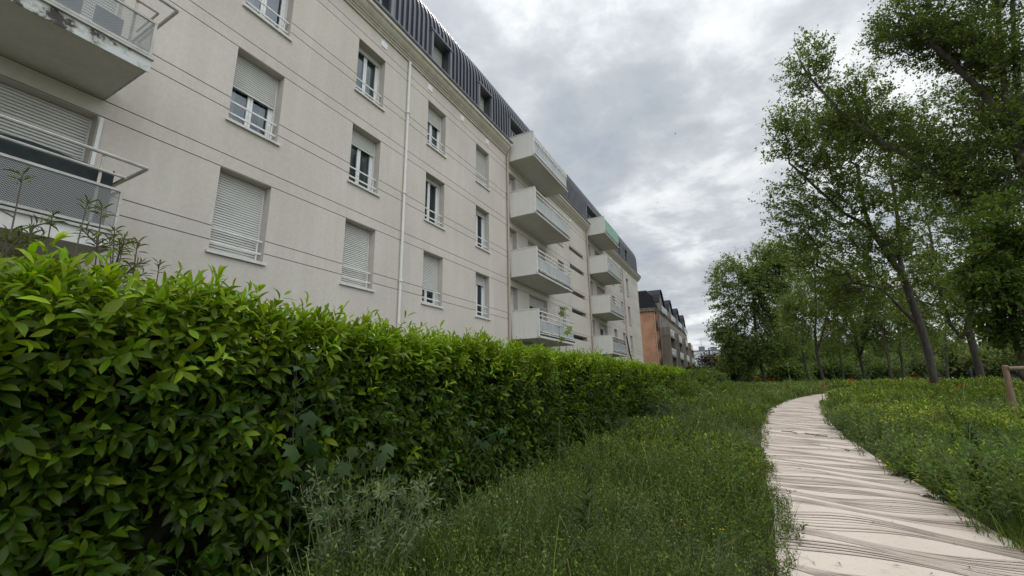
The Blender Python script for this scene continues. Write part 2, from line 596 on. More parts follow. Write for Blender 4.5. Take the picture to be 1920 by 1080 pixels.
# leaf templates: vertices (t along, s across, n out of the leaf), faces
TPL = {
    'diamond': (np.array([(0, 0, 0), (.42, .5, .05), (1, 0, -.06), (.42, -.5, .05)]), [(0, 3, 2, 1)]),
    'laurel': (np.array([(0, 0, 0), (.16, .24, .05), (.16, 0, 0), (.16, -.24, .05), (.46, .48, .06), (.46, 0, -.01), (.46, -.48, .06), (.76, .40, -.01), (.76, 0, -.07), (.76, -.40, -.01), (1, 0, -.20)]),
               [(0, 2, 1), (0, 3, 2), (1, 2, 5, 4), (2, 3, 6, 5), (4, 5, 8, 7), (5, 6, 9, 8), (7, 8, 10), (8, 9, 10)]),
    'leaf': (np.array([(0, 0, 0), (.25, .40, .07), (.25, 0, .0), (.25, -.40, .07), (.66, .43, .03), (.66, 0, -.05), (.66, -.43, .03), (1, 0, -.17)]),
             [(0, 2, 1), (0, 3, 2), (1, 2, 5, 4), (2, 3, 6, 5), (4, 5, 7), (5, 6, 7)]),
    'blade': (np.array([(0, .5, 0), (0, -.5, 0), (.5, .38, .05), (.5, -.38, .05), (1, 0, .32)]), [(0, 1, 3, 2), (2, 3, 4)]),
    'arch': (np.array([(0, .5, 0), (0, -.5, 0), (.35, .5, .04), (.35, -.5, .04), (.68, .42, .17), (.68, -.42, .17), (.86, .3, .36), (.86, -.3, .36), (.84, 0, .62)]), [(0, 1, 3, 2), (2, 3, 5, 4), (4, 5, 7, 6), (6, 7, 8)]),
    'palm': (np.array([(0, 0, 0), (-.10, .30, -.02), (.10, .50, -.10), (.26, .36, .02), (.60, .62, -.09), (.62, .24, .02), (1, 0, -.14),
                       (.62, -.24, .02), (.60, -.62, -.09), (.26, -.36, .02), (.10, -.50, -.10), (-.10, -.30, -.02), (.36, 0, .07)]),
             [(12, i + 1, i) for i in range(0, 11)] + [(12, 0, 11)]),
}


def unit(a):
    return a / np.maximum(np.linalg.norm(a, axis=-1, keepdims=True), 1e-9)


def leaves(P, D, Nn, L, W, C, kind='diamond', bend=1.0):
    """arrays of leaves -> (verts, loops, sizes, colours)"""
    T, F = TPL[kind]
    n = len(P)
    D = unit(np.asarray(D, float))
    Nn = np.asarray(Nn, float)
    Nn = unit(Nn - D * (Nn * D).sum(1, keepdims=True) + 1e-6)
    B = np.cross(Nn, D)
    L = np.broadcast_to(np.asarray(L, float), (n,))[:, None, None]
    W = np.broadcast_to(np.asarray(W, float), (n,))[:, None, None]
    bend = np.broadcast_to(np.asarray(bend, float), (n,))[:, None, None]
    V = P[:, None, :] + L * T[None, :, 0:1] * D[:, None, :] + W * T[None, :, 1:2] * B[:, None, :] + L * bend * T[None, :, 2:3] * Nn[:, None, :]
    k = len(T)
    lf = np.concatenate([np.array(f) for f in F])
    loops = (np.arange(n)[:, None] * k + lf[None, :]).ravel()
    sizes = np.tile([len(f) for f in F], n)
    return V.reshape(-1, 3), loops, sizes, np.repeat(np.asarray(C, float), k, axis=0)


def merge(parts):
    vs, ls, ss, cs, off = [], [], [], [], 0
    for v, l, s, c in parts:
        vs.append(v); ls.append(l + off); ss.append(s); cs.append(c)
        off += len(v)
    return np.concatenate(vs), np.concatenate(ls), np.concatenate(ss), np.concatenate(cs)


def rcol(n, base, var=0.25, hue=0.12):
    c = np.array(base)[None, :] * np.exp(rng.normal(0, var, (n, 1)))
    c = c * np.exp(rng.normal(0, hue, (n, 3)) * np.array([1, .5, .8]))
    return np.clip(c, 0.002, 0.9)


def vnoise(x, y, seed=0):
    """cheap smooth 2-D value noise, 0..1"""
    x = np.asarray(x, float); y = np.asarray(y, float)
    xi, yi = np.floor(x).astype(int), np.floor(y).astype(int)
    fx, fy = x - xi, y - yi
    fx, fy = fx * fx * (3 - 2 * fx), fy * fy * (3 - 2 * fy)

    def h(a, b):
        n = np.sin(a * 127.1 + b * 311.7 + seed * 74.7) * 43758.5453
        return n - np.floor(n)
    return (h(xi, yi) * (1 - fx) + h(xi + 1, yi) * fx) * (1 - fy) + (h(xi, yi + 1) * (1 - fx) + h(xi + 1, yi + 1) * fx) * fy


# ------------------------------------------------------------------ ground and path
def gz(y):
    y = np.asarray(y, float)
    t = np.clip((y - 6) / 34, 0, 1)
    return 1.0 * t * t * (3 - 2 * t) + 0.004 * np.clip(y - 40, 0, 110)


def on_ground(px, py):
    d = CF + CR * ((px - 960) / FPX) - CU * ((py - 540) / FPX)
    t = 1.0
    for _ in range(4000):
        p = EYE + d * t
        if p.z < float(gz(p.y)):
            break
        t += .02
    return p


def ground():
    xs = np.concatenate([np.linspace(-2500, -60, 12), np.linspace(-50, 60, 56), np.linspace(80, 2500, 12)])
    ys = np.concatenate([np.linspace(-600, -20, 8), np.linspace(-15, 130, 110), np.linspace(160, 4000, 14)])
    X, Y = np.meshgrid(xs, ys)
    Z = gz(Y)
    near = (np.abs(X - 1) > 3.0) & (X < 60) & (X > -40) & (Y < 120)
    Z = Z + near * (vnoise(X / 3.0, Y / 3.0, 3) - 0.5) * 0.10
    V = np.stack([X, Y, Z], -1).reshape(-1, 3)
    nx, ny = len(xs), len(ys)
    i = (np.arange(ny - 1)[:, None] * nx + np.arange(nx - 1)[None, :]).ravel()
    F = np.stack([i, i + 1, i + nx + 1, i + nx], 1)
    o = bulk('meadow_ground', V, F.ravel(), np.full(len(F), 4), None, M_GROUND, smooth=True)
    tag(o, kind='structure')


ground()
PL = np.array([(0.10, -3), (0.12, 4.6), (0.20, 6.3), (0.22, 9.2), (0.24, 11), (0.48, 16.6), (0.90, 21), (2.0, 25.6), (3.5, 29.4), (5.1, 31.8), (8.4, 35.6), (14, 40)])
PR = np.array([(2.18, -3), (2.18, 4.6), (2.12, 6.7), (2.15, 9.2), (2.15, 12.5), (2.25, 16), (2.45, 19), (2.80, 21.6), (3.4, 25.3), (5.1, 30.4), (8.6, 34.0), (14.5, 38)])


def pathx(y):
    return np.interp(y, PL[:, 1], PL[:, 0]), np.interp(y, PR[:, 1], PR[:, 0])


def resample(P, n):
    d = np.r_[0, np.cumsum(np.hypot(*np.diff(P, axis=0).T))]
    s = np.linspace(0, d[-1], n)
    return np.stack([np.interp(s, d, P[:, 0]), np.interp(s, d, P[:, 1])], 1)


PLs, PRs = resample(PL, 420), resample(PR, 420)


def path_obj():
    n = len(PLs)
    us = np.linspace(-0.02, 1.02, 9)
    P = PLs[:, None, :] * (1 - us[None, :, None]) + PRs[:, None, :] * us[None, :, None]
    V = np.concatenate([P, (gz(P[..., 1]) + 0.03)[..., None]], -1).reshape(-1, 3)
    k = len(us)
    i = (np.arange(n - 1)[:, None] * k + np.arange(k - 1)[None, :]).ravel()
    F = np.stack([i, i + 1, i + k + 1, i + k], 1)
    vs, fs, mi = [V], [F], [np.zeros(len(F), int)]
    off = len(V)
    # the wavy brown stripes, laid a few millimetres above the pale surface
    total = 47.0
    seg = 26
    u = np.linspace(0.0, 1.0, seg + 1)
    s0 = 0.3
    phi, g = 0.4, 0
    r = random.Random(5)
    while s0 < 44:
        nl = r.choice((4, 5, 6, 7))
        amp = r.uniform(0.08, 0.16)
        phi += r.choice((r.uniform(.5, 1.3), r.uniform(.5, 1.3), r.uniform(2.0, 3.0)))
        frq = r.uniform(0.65, 1.15)
        sp0 = r.uniform(0.055, 0.09)
        pinch = r.uniform(0.35, 0.75)
        for j in range(nl):
            spread = sp0 * (1 + pinch * np.sin(2 * math.pi * u * frq + phi + 1.2))
            sl_ = s0 + (j - nl / 2) * spread + amp * np.sin(2 * math.pi * u * frq + phi)
            w = r.choice((0.007, 0.010, 0.013, 0.018, 0.022)) * (1 + 0.35 * np.sin(u * 6 + j * 2 + g))
            ii = np.clip(sl_ / total, 0.0005, 0.9995)
            quad = []
            for sgn in (-1, 1):
                t = np.clip((sl_ + sgn * w) / total, 0, 0.9999) * (n - 1)
                a = t.astype(int); f = (t - a)[:, None]
                A = PLs[a] * (1 - f) + PLs[a + 1] * f
                B = PRs[a] * (1 - f) + PRs[a + 1] * f
                Q = A * (1 - u[:, None]) + B * u[:, None]
                quad.append(np.concatenate([Q, (gz(Q[:, 1]) + 0.034 + 0.0015 * (g % 3) + 0.0002 * j)[:, None]], 1))
            V2 = np.concatenate(quad)
            i = np.arange(seg)
            F2 = np.stack([i, i + seg + 1, i + seg + 2, i + 1], 1)[:, ::-1]
            vs.append(V2); fs.append(F2[:, ::-1] + off); mi.append(np.ones(seg, int)); off += len(V2)
        s0 += nl * sp0 + r.choice((r.uniform(0.03, 0.10), r.uniform(0.14, 0.30)))
        g += 1
    V = np.concatenate(vs); F = np.concatenate(fs)
    o = bulk('path', V, F.ravel(), np.full(len(F), 4), None, M_PATH, mi=np.concatenate(mi), mats=[M_PATH, M_STRIPE])
    tag(o, kind='structure')


path_obj()


def path_margin():
    """worn dark soil along both edges of the path"""
    mb = MB()
    for E, sg in ((PLs, -1), (PRs, 1)):
        for a, c in zip(E[:-1:2], E[2::2]):
            wa = .07 + .10 * float(vnoise(a[1] * 3.1, 4.0, 33)); wc = .07 + .10 * float(vnoise(c[1] * 3.1, 4.0, 33))
            za, zc = float(gz(a[1])) + .024, float(gz(c[1])) + .024
            mb.face([(a[0] - sg * .02, a[1], za), (a[0] + sg * wa, a[1], za), (c[0] + sg * wc, c[1], zc), (c[0] - sg * .02, c[1], zc)][::-sg])
    tag(obj('soil_margin', mb, pm('dark_soil', (.045, .036, .026), .95, .5, 20.0)), kind='structure')


path_margin()

# ------------------------------------------------------------------ apartment building
D = 8.338
FX = -D                              # facade plane
BL = empty('apartment_building', (FX - 6, 20, 0), 'long cream apartment block with grey ribbed barrel roof and stacked balconies', 'apartment building')
ZS = (4.12, 6.83, 9.53)              # sill heights
ZT = (5.77, 8.47, 11.15)             # lintel heights
COLW = {'A': (3.98, 5.0), 'B': (6.96, 7.97), 'C': (10.0, 11.0), 'D': (13.03, 14.02), 'F': (21.6, 22.5), 'H': (33.2, 34.2), 'I': (36.15, 37.0), 'J': (38.8, 39.7)}
opens = []                           # (y0, y1, z0, z1)
wins = []                            # (y0, y1, z0, z1, shutter, kind)
SHUT = {('A', 0): 1.0, ('A', 1): .45, ('A', 2): .05, ('B', 0): 1.0, ('B', 1): .25, ('B', 2): .07, ('C', 0): .66, ('C', 1): .05, ('C', 2): .33,
        ('D', 0): .2, ('D', 1): .10, ('D', 2): 1.0, ('F', 0): 1.0, ('F', 1): .2, ('F', 2): .4, ('H', 0): 1.0, ('H', 1): .3, ('H', 2): .5,
        ('I', 0): .6, ('I', 1): .2, ('I', 2): .9, ('J', 0): .5, ('J', 1): .35, ('J', 2): .7}
for c, (a, b) in COLW.items():
    for k in range(3):
        opens.append((a, b, ZS[k], ZT[k]))
        wins.append((a, b, ZS[k], ZT[k], SHUT[(c, k)], 'window'))
SLAB = (3.45, 6.13, 8.88, 11.63)     # balcony slab undersides
for k in range(3):
    zf = SLAB[k] + 0.22
    for (a, b, sh, kind) in ((15.72, 16.5, .08, 'narrow'), (17.7, 19.85, (.2, .35, .3)[k], 'door'), (27.38, 28.08, .1, 'narrow'), (29.12, 31.2, (.12, .3, .25)[k], 'door')):
        opens.append((a, b, zf, ZT[k] - (0.02 if kind == 'door' else 0)))
        wins.append((a, b, zf, ZT[k] - (0.02 if kind == 'door' else 0), sh, kind))
slits = []
for zt in (4.45, 6.0, 7.14, 8.73, 9.88):
    slits.append((23.58, 26.25, zt - 0.26, zt))
    opens.append(slits[-1])
for k, zf in ((0, 3.62), (1, 6.31)):
    opens.append((-0.6, 2.19, zf, ZT[k]))
    wins.append((-0.6, 2.19, zf, ZT[k], 1.0, 'bigdoor'))
grooves = []
for k in range(3):
    grooves += [ZS[k] + 0.17, ZS[k] + 0.44, ZT[k] + 0.005, ZT[k] + 0.28]
GH = 0.016
Y0, Y1, ZW = -6.0, 44.1, 12.35


def panel_grid(mb, y0, y1, z0, z1, ops, grv, x, gdepth=0.014, mi=0, gi=1):
    ys = sorted({y0, y1} | {round(v, 4) for o in ops for v in o[:2] if y0 < v < y1})
    zs = {z0, z1} | {round(v, 4) for o in ops for v in o[2:4] if z0 < v < z1}
    for g in grv:
        zs |= {round(g, 4), round(g + GH, 4)}
    zs = sorted(zs)
    gset = [(round(g, 4), round(g + GH, 4)) for g in grv]

    def ing(zm):
        return any(a - 1e-6 < zm < b + 1e-6 for a, b in gset)
    for zi in range(len(zs) - 1):
        za, zb = zs[zi], zs[zi + 1]
        zm = (za + zb) / 2
        g = ing(zm)
        for yi in range(len(ys) - 1):
            ya, yb = ys[yi], ys[yi + 1]
            ym = (ya + yb) / 2
            if any(o[0] - 1e-6 < ym < o[1] + 1e-6 and o[2] - 1e-6 < zm < o[3] + 1e-6 for o in ops):
                continue
            xx = x - (gdepth if g else 0)
            mb.face([(xx, ya, za), (xx, yb, za), (xx, yb, zb), (xx, ya, zb)], gi if g else mi)
            if g:
                mb.face([(x, ya, za), (x, yb, za), (xx, yb, za), (xx, ya, za)], gi)
                mb.face([(x, ya, zb), (xx, ya, zb), (xx, yb, zb), (x, yb, zb)], gi)


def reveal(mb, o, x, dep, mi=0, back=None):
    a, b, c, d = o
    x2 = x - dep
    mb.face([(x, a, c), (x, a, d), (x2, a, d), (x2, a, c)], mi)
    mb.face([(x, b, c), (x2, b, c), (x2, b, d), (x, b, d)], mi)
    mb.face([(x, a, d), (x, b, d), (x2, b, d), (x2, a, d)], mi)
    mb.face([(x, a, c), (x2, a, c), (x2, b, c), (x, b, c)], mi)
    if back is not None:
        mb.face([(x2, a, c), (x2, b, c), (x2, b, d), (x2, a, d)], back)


def facade():
    mb = MB()
    panel_grid(mb, Y0, Y1, -0.5, ZW, opens, grooves, FX)
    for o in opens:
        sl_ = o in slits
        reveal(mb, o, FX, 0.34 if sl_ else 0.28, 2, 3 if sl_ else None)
    xb = FX - 12
    mb.face([(FX, Y1, -0.5), (xb, Y1, -0.5), (xb, Y1, ZW), (FX, Y1, ZW)])
    mb.face([(FX, Y0, -0.5), (FX, Y0, ZW), (xb, Y0, ZW), (xb, Y0, -0.5)])
    mb.face([(xb, Y0, -0.5), (xb, Y0, ZW), (xb, Y1, ZW), (xb, Y1, -0.5)])
    obj('wall', mb, [M_WALL, M_GROOVE, M_REVEAL, M_DARKWIN], BL)


facade()


def slats(mb, x, a, b, z0, z1, p=0.05, mi=0):
    """roller shutter curtain: every slat a shallow convex strip"""
    z = z1
    while z > z0 + 1e-4:
        zb = max(z0, z - p)
        h = z - zb
        prof = [(x + .002, z), (x + .015, z - h * .25), (x + .015, z - h * .68), (x - .004, z - h * .80), (x - .014, zb)]
        i = len(mb.v)
        mb.v += [(q[0], a, q[1]) for q in prof] + [(q[0], b, q[1]) for q in prof]
        for k in range(4):
            mb.f.append((i + k, i + k + 1, i + 6 + k, i + 5 + k)); mb.m.append(mi)
        z = zb


def window(a, b, z0, z1, sh, kind):
    dep = 0.26 if kind != 'bigdoor' else 0.24
    xf = FX - dep                    # outer face of the frame
    nm = 'balcony_door' if kind in ('door', 'bigdoor') else 'window'
    bx = 0.0
    fr = MB()
    t = 0.06
    fr.box(xf - .05, xf, a + .002, a + t, z0 + .002, z1 - .002)
    fr.box(xf - .05, xf, b - t, b - .002, z0 + .002, z1 - .002)
    fr.box(xf - .05, xf, a + t, b - t, z1 - t, z1 - .002)
    fr.box(xf - .05, xf, a + t, b - t, z0 + .002, z0 + t)
    ns = 1 if kind == 'narrow' else (3 if kind == 'bigdoor' else 2)
    w = (b - a - 2 * t) / ns
    pane = MB()
    for k in range(ns):
        ya, yb = a + t + k * w, a + t + (k + 1) * w
        s = 0.055
        xs = xf - .012
        fr.box(xs - .045, xs, ya + .003, ya + s, z0 + t, z1 - t)
        fr.box(xs - .045, xs, yb - s, yb - .003, z0 + t, z1 - t)
        fr.box(xs - .045, xs, ya + s, yb - s, z1 - t - s, z1 - t)
        fr.box(xs - .045, xs, ya + s, yb - s, z0 + t, z0 + t + s)
        pane.face([(xs - .028, ya + s, z0 + t + s), (xs - .028, yb - s, z0 + t + s), (xs - .028, yb - s, z1 - t - s), (xs - .028, ya + s, z1 - t - s)])
    W = obj(nm, fr, M_PVC, BL)
    obj('pane', pane, M_CLEAR, W)
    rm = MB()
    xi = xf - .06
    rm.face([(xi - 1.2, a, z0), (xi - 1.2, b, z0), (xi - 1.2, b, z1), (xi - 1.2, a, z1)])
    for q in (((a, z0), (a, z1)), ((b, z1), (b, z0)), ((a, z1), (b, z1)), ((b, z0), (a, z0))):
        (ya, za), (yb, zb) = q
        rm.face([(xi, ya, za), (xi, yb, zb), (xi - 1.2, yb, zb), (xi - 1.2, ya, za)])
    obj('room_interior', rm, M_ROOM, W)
    if sh < .9:
        rc = random.Random(int(a * 100 + z0 * 10))
        style = rc.choice(('both', 'net', 'left', 'none', 'both'))
        spans = {'both': [(a + .05, a + .05 + (b - a) * rc.uniform(.2, .32)), (b - .05 - (b - a) * rc.uniform(.15, .3), b - .05)], 'net': [(a + .05, b - .05)], 'left': [(a + .05, a + (b - a) * rc.uniform(.3, .5))], 'none': []}[style]
        cu = MB()
        for ca, cb_ in spans:
            m_ = max(6, int((cb_ - ca) / .03))
            P_ = [(xi - .09 + .022 * math.sin(q * 1.9) + .01 * math.sin(q * .7), ca + (cb_ - ca) * q / m_) for q in range(m_ + 1)]
            for (xa, ya), (xb, yb) in zip(P_[:-1], P_[1:]):
                cu.face([(xa, ya, z0 + .05), (xb, yb, z0 + .05), (xb, yb, z1 - .03), (xa, ya, z1 - .03)])
        if spans:
            obj('curtain', cu, M_CURT, W)
    zs_ = z1 - max(0.06, sh * (z1 - z0))
    s = MB()
    slats(s, xf + .035, a + .03, b - .03, zs_, z1 - .002)
    s.box(xf + .022, xf + .046, a + .03, b - .03, zs_ - .035, zs_ - .001)
    for y in (a + .003, b - .03):
        s.box(xf + .002, xf + .05, y, y + .027, z0 + .01, z1 - .005)
    obj('shutter', s, M_SHUT, W)
    if kind == 'window':
        sl_ = MB()
        sl_.extrude_y([(FX - dep + .001, z0 - .055), (FX + .055, z0 - .075), (FX + .055, z0 - .022), (FX - dep + .001, z0 + .006)], a - .05, b + .05)
        obj('sill', sl_, M_SILL, W)
        r = MB()
        xr = FX - .09
        for z in (z0 + .16, z0 + .42):
            r.box(xr - .012, xr + .012, a + .004, b - .004, z, z + .035)
        for y in (a + .03, b - .10):
            r.box(xr - .03, xr - .012, y, y + .02, z0 + .02, z0 + .455)
        if z0 < 5:
            pass
        obj('guard_rail', r, M_RAIL, W)


for w in wins:
    window(*w)

# cornice with stepped mouldings and gutter, interrupted at the attic balconies
CPROF = [(FX + .002, 11.88), (FX + .05, 11.88), (FX + .05, 11.93), (FX + .085, 11.95), (FX + .10, 12.0), (FX + .13, 12.0), (FX + .15, 12.03),
         (FX + .20, 12.07), (FX + .25, 12.13), (FX + .28, 12.20), (FX + .32, 12.21), (FX + .34, 12.24), (FX + .34, 12.33), (FX + .002, 12.36)]
cb, gt = MB(), MB()
for a, b in ((Y0, 15.52), (20.2, 27.12), (31.35, 44.42)):
    cb.extrude_y(CPROF, a, b)
    gt.extrude_y([(FX + .30, 12.365), (FX + .37, 12.345), (FX + .395, 12.40), (FX + .385, 12.435), (FX + .30, 12.44)], a, b + .03)
obj('cornice', cb, M_CORN, BL)
obj('gutter', gt, M_ROOFTRIM, BL)

# attic: upright ribbed metal skin, then a quarter barrel
RO = FX + 0.01
ZA, RR = 14.05, 2.0
dorm = [(3.98, 5.0, 14.0), (6.96, 7.97, 14.0), (10.06, 11.06, 13.95), (13.16, 14.1, 13.95), (15.85, 20.0, 14.0), (27.4, 31.2, 14.0), (36.2, 37.0, 13.95), (38.8, 39.7, 13.95)]
dops = [(a, b, 12.40 if (b - a) < 2 else 11.86, z) for a, b, z in dorm]
roof = MB()
panel_grid(roof, Y0, Y1, 12.30, ZA, dops, [], RO, mi=0)
arc = [(RO - RR + RR * math.cos(t), ZA + RR * math.sin(t)) for t in [math.pi / 2 * k / 14 for k in range(15)]]
i0 = len(roof.v)
roof.extrude_y(arc + [(RO - RR - 4.0, ZA + RR + .2), (RO - 12, ZA + RR - 1.5)], Y0, Y1, close=False)
for y in (Y0, Y1):
    pts = [(RO, y, 12.30)] + [(x, y, z) for x, z in arc] + [(RO - RR - 4.0, y, ZA + RR + .2), (RO - 12, y, ZA + RR - 1.5), (RO - 12, y, 12.30)]
    roof.face(pts if y == Y0 else pts[::-1])
prof = [(RO, 12.42)] + arc
y = Y0 + .1
while y < Y1:
    inop = [o for o in dops if o[0] - .12 < y < o[1] + .12]
    pr = prof if not inop else [(RO, inop[0][3] + .09)] + arc
    rw, rh = 0.050, 0.09
    if not any(abs(y - o[k]) < .12 for o in dops for k in (0, 1)) or inop:
        nrm = []
        for k, (x, z) in enumerate(pr):
            t = max(0.0, math.atan2(z - ZA, x - (RO - RR))) if z > ZA else 0.0
            nrm.append((math.cos(t), math.sin(t)))
        for k in range(len(pr) - 1):
            (xa, za), (xb, zb) = pr[k], pr[k + 1]
            na, nb = nrm[k], nrm[k + 1]
            rh = 0.09 if k == 0 else 0.09 - 0.060 * k / (len(pr) - 1)
            r2 = 0.09 - 0.060 * (k + 1) / (len(pr) - 1)
            A = [(xa, y - rw, za), (xa + na[0] * rh, y - rw * .92, za + na[1] * rh), (xa + na[0] * rh, y + rw * .92, za + na[1] * rh), (xa, y + rw, za)]
            B = [(xb, y - rw, zb), (xb + nb[0] * r2, y - rw * .92, zb + nb[1] * r2), (xb + nb[0] * r2, y + rw * .92, zb + nb[1] * r2), (xb, y + rw, zb)]
            for q in range(3):
                roof.face([A[q], A[q + 1], B[q + 1], B[q]])
    y += 0.2335
obj('roof', roof, M_ROOF, BL)
for (a, b, zb, zt) in dops:
    d = MB()
    big = b - a > 2
    t = .10
    d.box(RO + .001, RO + .10, a - t, a, 12.44 if not big else 12.36, zt)
    d.box(RO + .001, RO + .10, b, b + t, 12.44 if not big else 12.36, zt)
    d.box(RO + .001, RO + .125, a - t - .02, b + t + .02, zt, zt + .07)
    reveal(d, (a, b, zb, zt), RO, .36, 1)
    o = obj('dormer', d, [M_ROOFTRIM, M_ROOF], BL)
    xf = RO - .33
    f = MB()
    nn = 2 if not big else 4
    w = (b - a) / nn
    for k in range(nn):
        f.box(xf - .05, xf, a + k * w + .003, a + k * w + .07, zb, zt - .003)
        f.box(xf - .05, xf, a + (k + 1) * w - .07, a + (k + 1) * w - .003, zb, zt - .003)
        f.box(xf - .05, xf, a + k * w + .07, a + (k + 1) * w - .07, zt - .07, zt - .003)
        f.box(xf - .05, xf, a + k * w + .07, a + (k + 1) * w - .07, zb, zb + .07)
    obj('window_frame', f, M_PVC, o)
    g = MB()
    g.face([(xf - .03, a, zb), (xf - .03, b, zb), (xf - .03, b, zt), (xf - .03, a, zt)])
    obj('pane', g, M_GLASS, o)
    if not big and a > 9:
        s = MB()
        slats(s, xf + .03, a + .02, b - .02, zb + (.02 if a < 20 else 1.0), zt - .002, .045)
        obj('shutter', s, M_SHUT, o)

# pipes, vents
for yy, m, top in ((8.95, M_PIPEW, 11.86), (15.56, M_PIPEB, 12.12), (27.1, M_PIPEB, 12.12), (37.3, M_PIPEB, 11.86)):
    p = MB()
    r_ = .048
    if m is M_PIPEB and top > 12:
        p.path([(FX + .30, yy - .06, 12.38), (FX + .26, yy - .04, 12.16), (FX + .12, yy, 11.95), (FX + .085, yy, 11.80)], r_)
        p.tube((FX + .085, yy, 11.82), (FX + .085, yy, 0.2), r_)
    else:
        p.tube((FX + .07, yy, top), (FX + .07, yy, 0.2), r_ * .85)
    z = 1.8
    while z < top - .3:
        p.tube((FX + .08, yy, z), (FX + .08, yy, z + .06), r_ * 1.28)
        p.box(FX + .001, FX + .06, yy - .012, yy + .012, z + .01, z + .045)
        z += 2.72
    obj('downpipe', p, m, BL)
for yy in (4.9, 7.87, 10.06, 12.02, 13.88, 24.0, 33.6, 36.6, 39.2):
    v = MB()
    v.box(FX + .001, FX + .022, yy - .11, yy + .11, 11.56, 11.76)
    for k in range(5):
        v.box(FX + .0185, FX + .026, yy - .085, yy + .085, 11.59 + k * .032, 11.605 + k * .032)
    obj('vent_cover', v, M_VENT, BL)


# stacked balconies
def balcony(y0, y1, zb, kind):
    xo = FX + 1.28
    s = MB()
    zt = zb + .20
    s.box(FX + .002, xo, y0 + .12, y1, zb, zt)
    s.box(FX + .002, xo - .03, y0 + .14, y1 - .02, zt, zt + .03)
    B = obj('balcony', s, M_SOFF, BL)
    p = MB()
    ztop = zb + 1.19
    p.box(FX + .10, xo + .012, y0, y0 + .118, zb - .004, ztop)
    p.box(FX + .10, xo + .035, y0 - .02, y0 + .14, ztop + .001, ztop + .03, 1)
    p.box(xo + .014, xo + .05, y0 + .002, y0 + .10, zb + .05, ztop - .002, 1)
    obj('side_panel', p, [M_BALC, M_SILL], B)
    r = MB()
    ya, yb = y0 + .14, y1
    xr = xo - .03
    r.box(xr - .03, xr + .03, ya, yb + .14, zb + 1.12, zb + 1.165)
    r.box(xr - .018, xr + .018, ya, yb + .09, zb + .94, zb + .975)
    r.box(xr - .018, xr + .018, ya, yb, zb + .755, zb + .795)
    r.box(xr - .018, xr + .018, ya, yb, zb + .285, zb + .32)
    n = 5
    for k in range(n):
        yy = ya + .03 + (yb - ya - .08) * k / (n - 1)
        r.box(xr - .06, xr - .031, yy, yy + .035, zt + .03, zb + 1.118)
    # end railing back to the wall
    r.box(FX + .01, xr - .031, yb - .03, yb + .01, zb + 1.12, zb + 1.16)
    r.box(FX + .01, xr - .031, yb - .025, yb + .005, zb + .94, zb + .97)
    r.box(FX + .01, xr - .031, yb - .025, yb + .005, zb + .30, zb + .33)
    obj('railing', r, M_RAIL, B)
    g = MB()
    g.box(xr - .006, xr + .006, ya + .06, yb - .02, zb + .321, zb + .754)
    g.box(FX + .03, xr - .07, yb - .016, yb - .004, zb + .331, zb + .80)
    obj('front_panel', g, M_FROST, B)
    gu = MB()
    gu.box(xo + .002, xo + .035, y0 + .13, y1 + .02, zb + .02, zb + .085)
    gu.box(xo + .002, xo + .02, y0 + .13, y1 + .02, zb + .125, zb + .185, 1)
    obj('slab_edge_trim', gu, [M_SILL, M_BLACK], B)
    if kind == 'lace':
        c = MB()
        nn = 26
        for k in range(nn):
            yk = ya + .06 + (yb - ya) * k / nn
            w = (yb - ya) / nn
            c.box(xr + .032, xr + .038, yk, yk + w * .62, zb + .86, zb + 1.10)
            c.box(xr + .032, xr + .038, yk + w * .15, yk + w * .45, zb + .80, zb + .86)
        c.box(xr + .040, xr + .046, ya + .05, yb, zb + 1.02, zb + 1.11)
        obj('lace_cover', c, M_RAIL, B)
    if kind == 'green':
        c = MB()
        c.box(xr + .032, xr + .04, ya + .02, yb - .02, zb + .30, zb + 1.14)
        for k in range(9):
            c.box(xr + .041, xr + .047, ya + .02, yb - .02, zb + .34 + k * .09, zb + .37 + k * .09)
        obj('windbreak', c, M_GREENNET, B)
    if kind == 'scroll':
        c = MB()
        for k in range(12):
            yk = ya + .08 + (yb - ya - .2) * k / 12
            c.tube((xr + .04, yk, zb + .80), (xr + .04, yk + .22, zb + 1.1), .012, n=5)
            c.tube((xr + .04, yk + .22, zb + .80), (xr + .04, yk, zb + 1.1), .012, n=5)
        obj('ornament', c, M_BLACK, B)


for k, kd in enumerate(('plain', 'plain', 'plain', 'lace')):
    balcony(15.72, 20.1, SLAB[k], kd)
for k, kd in enumerate(('scroll', 'plain', 'plain', 'green')):
    balcony(27.22, 31.25, SLAB[k], kd)


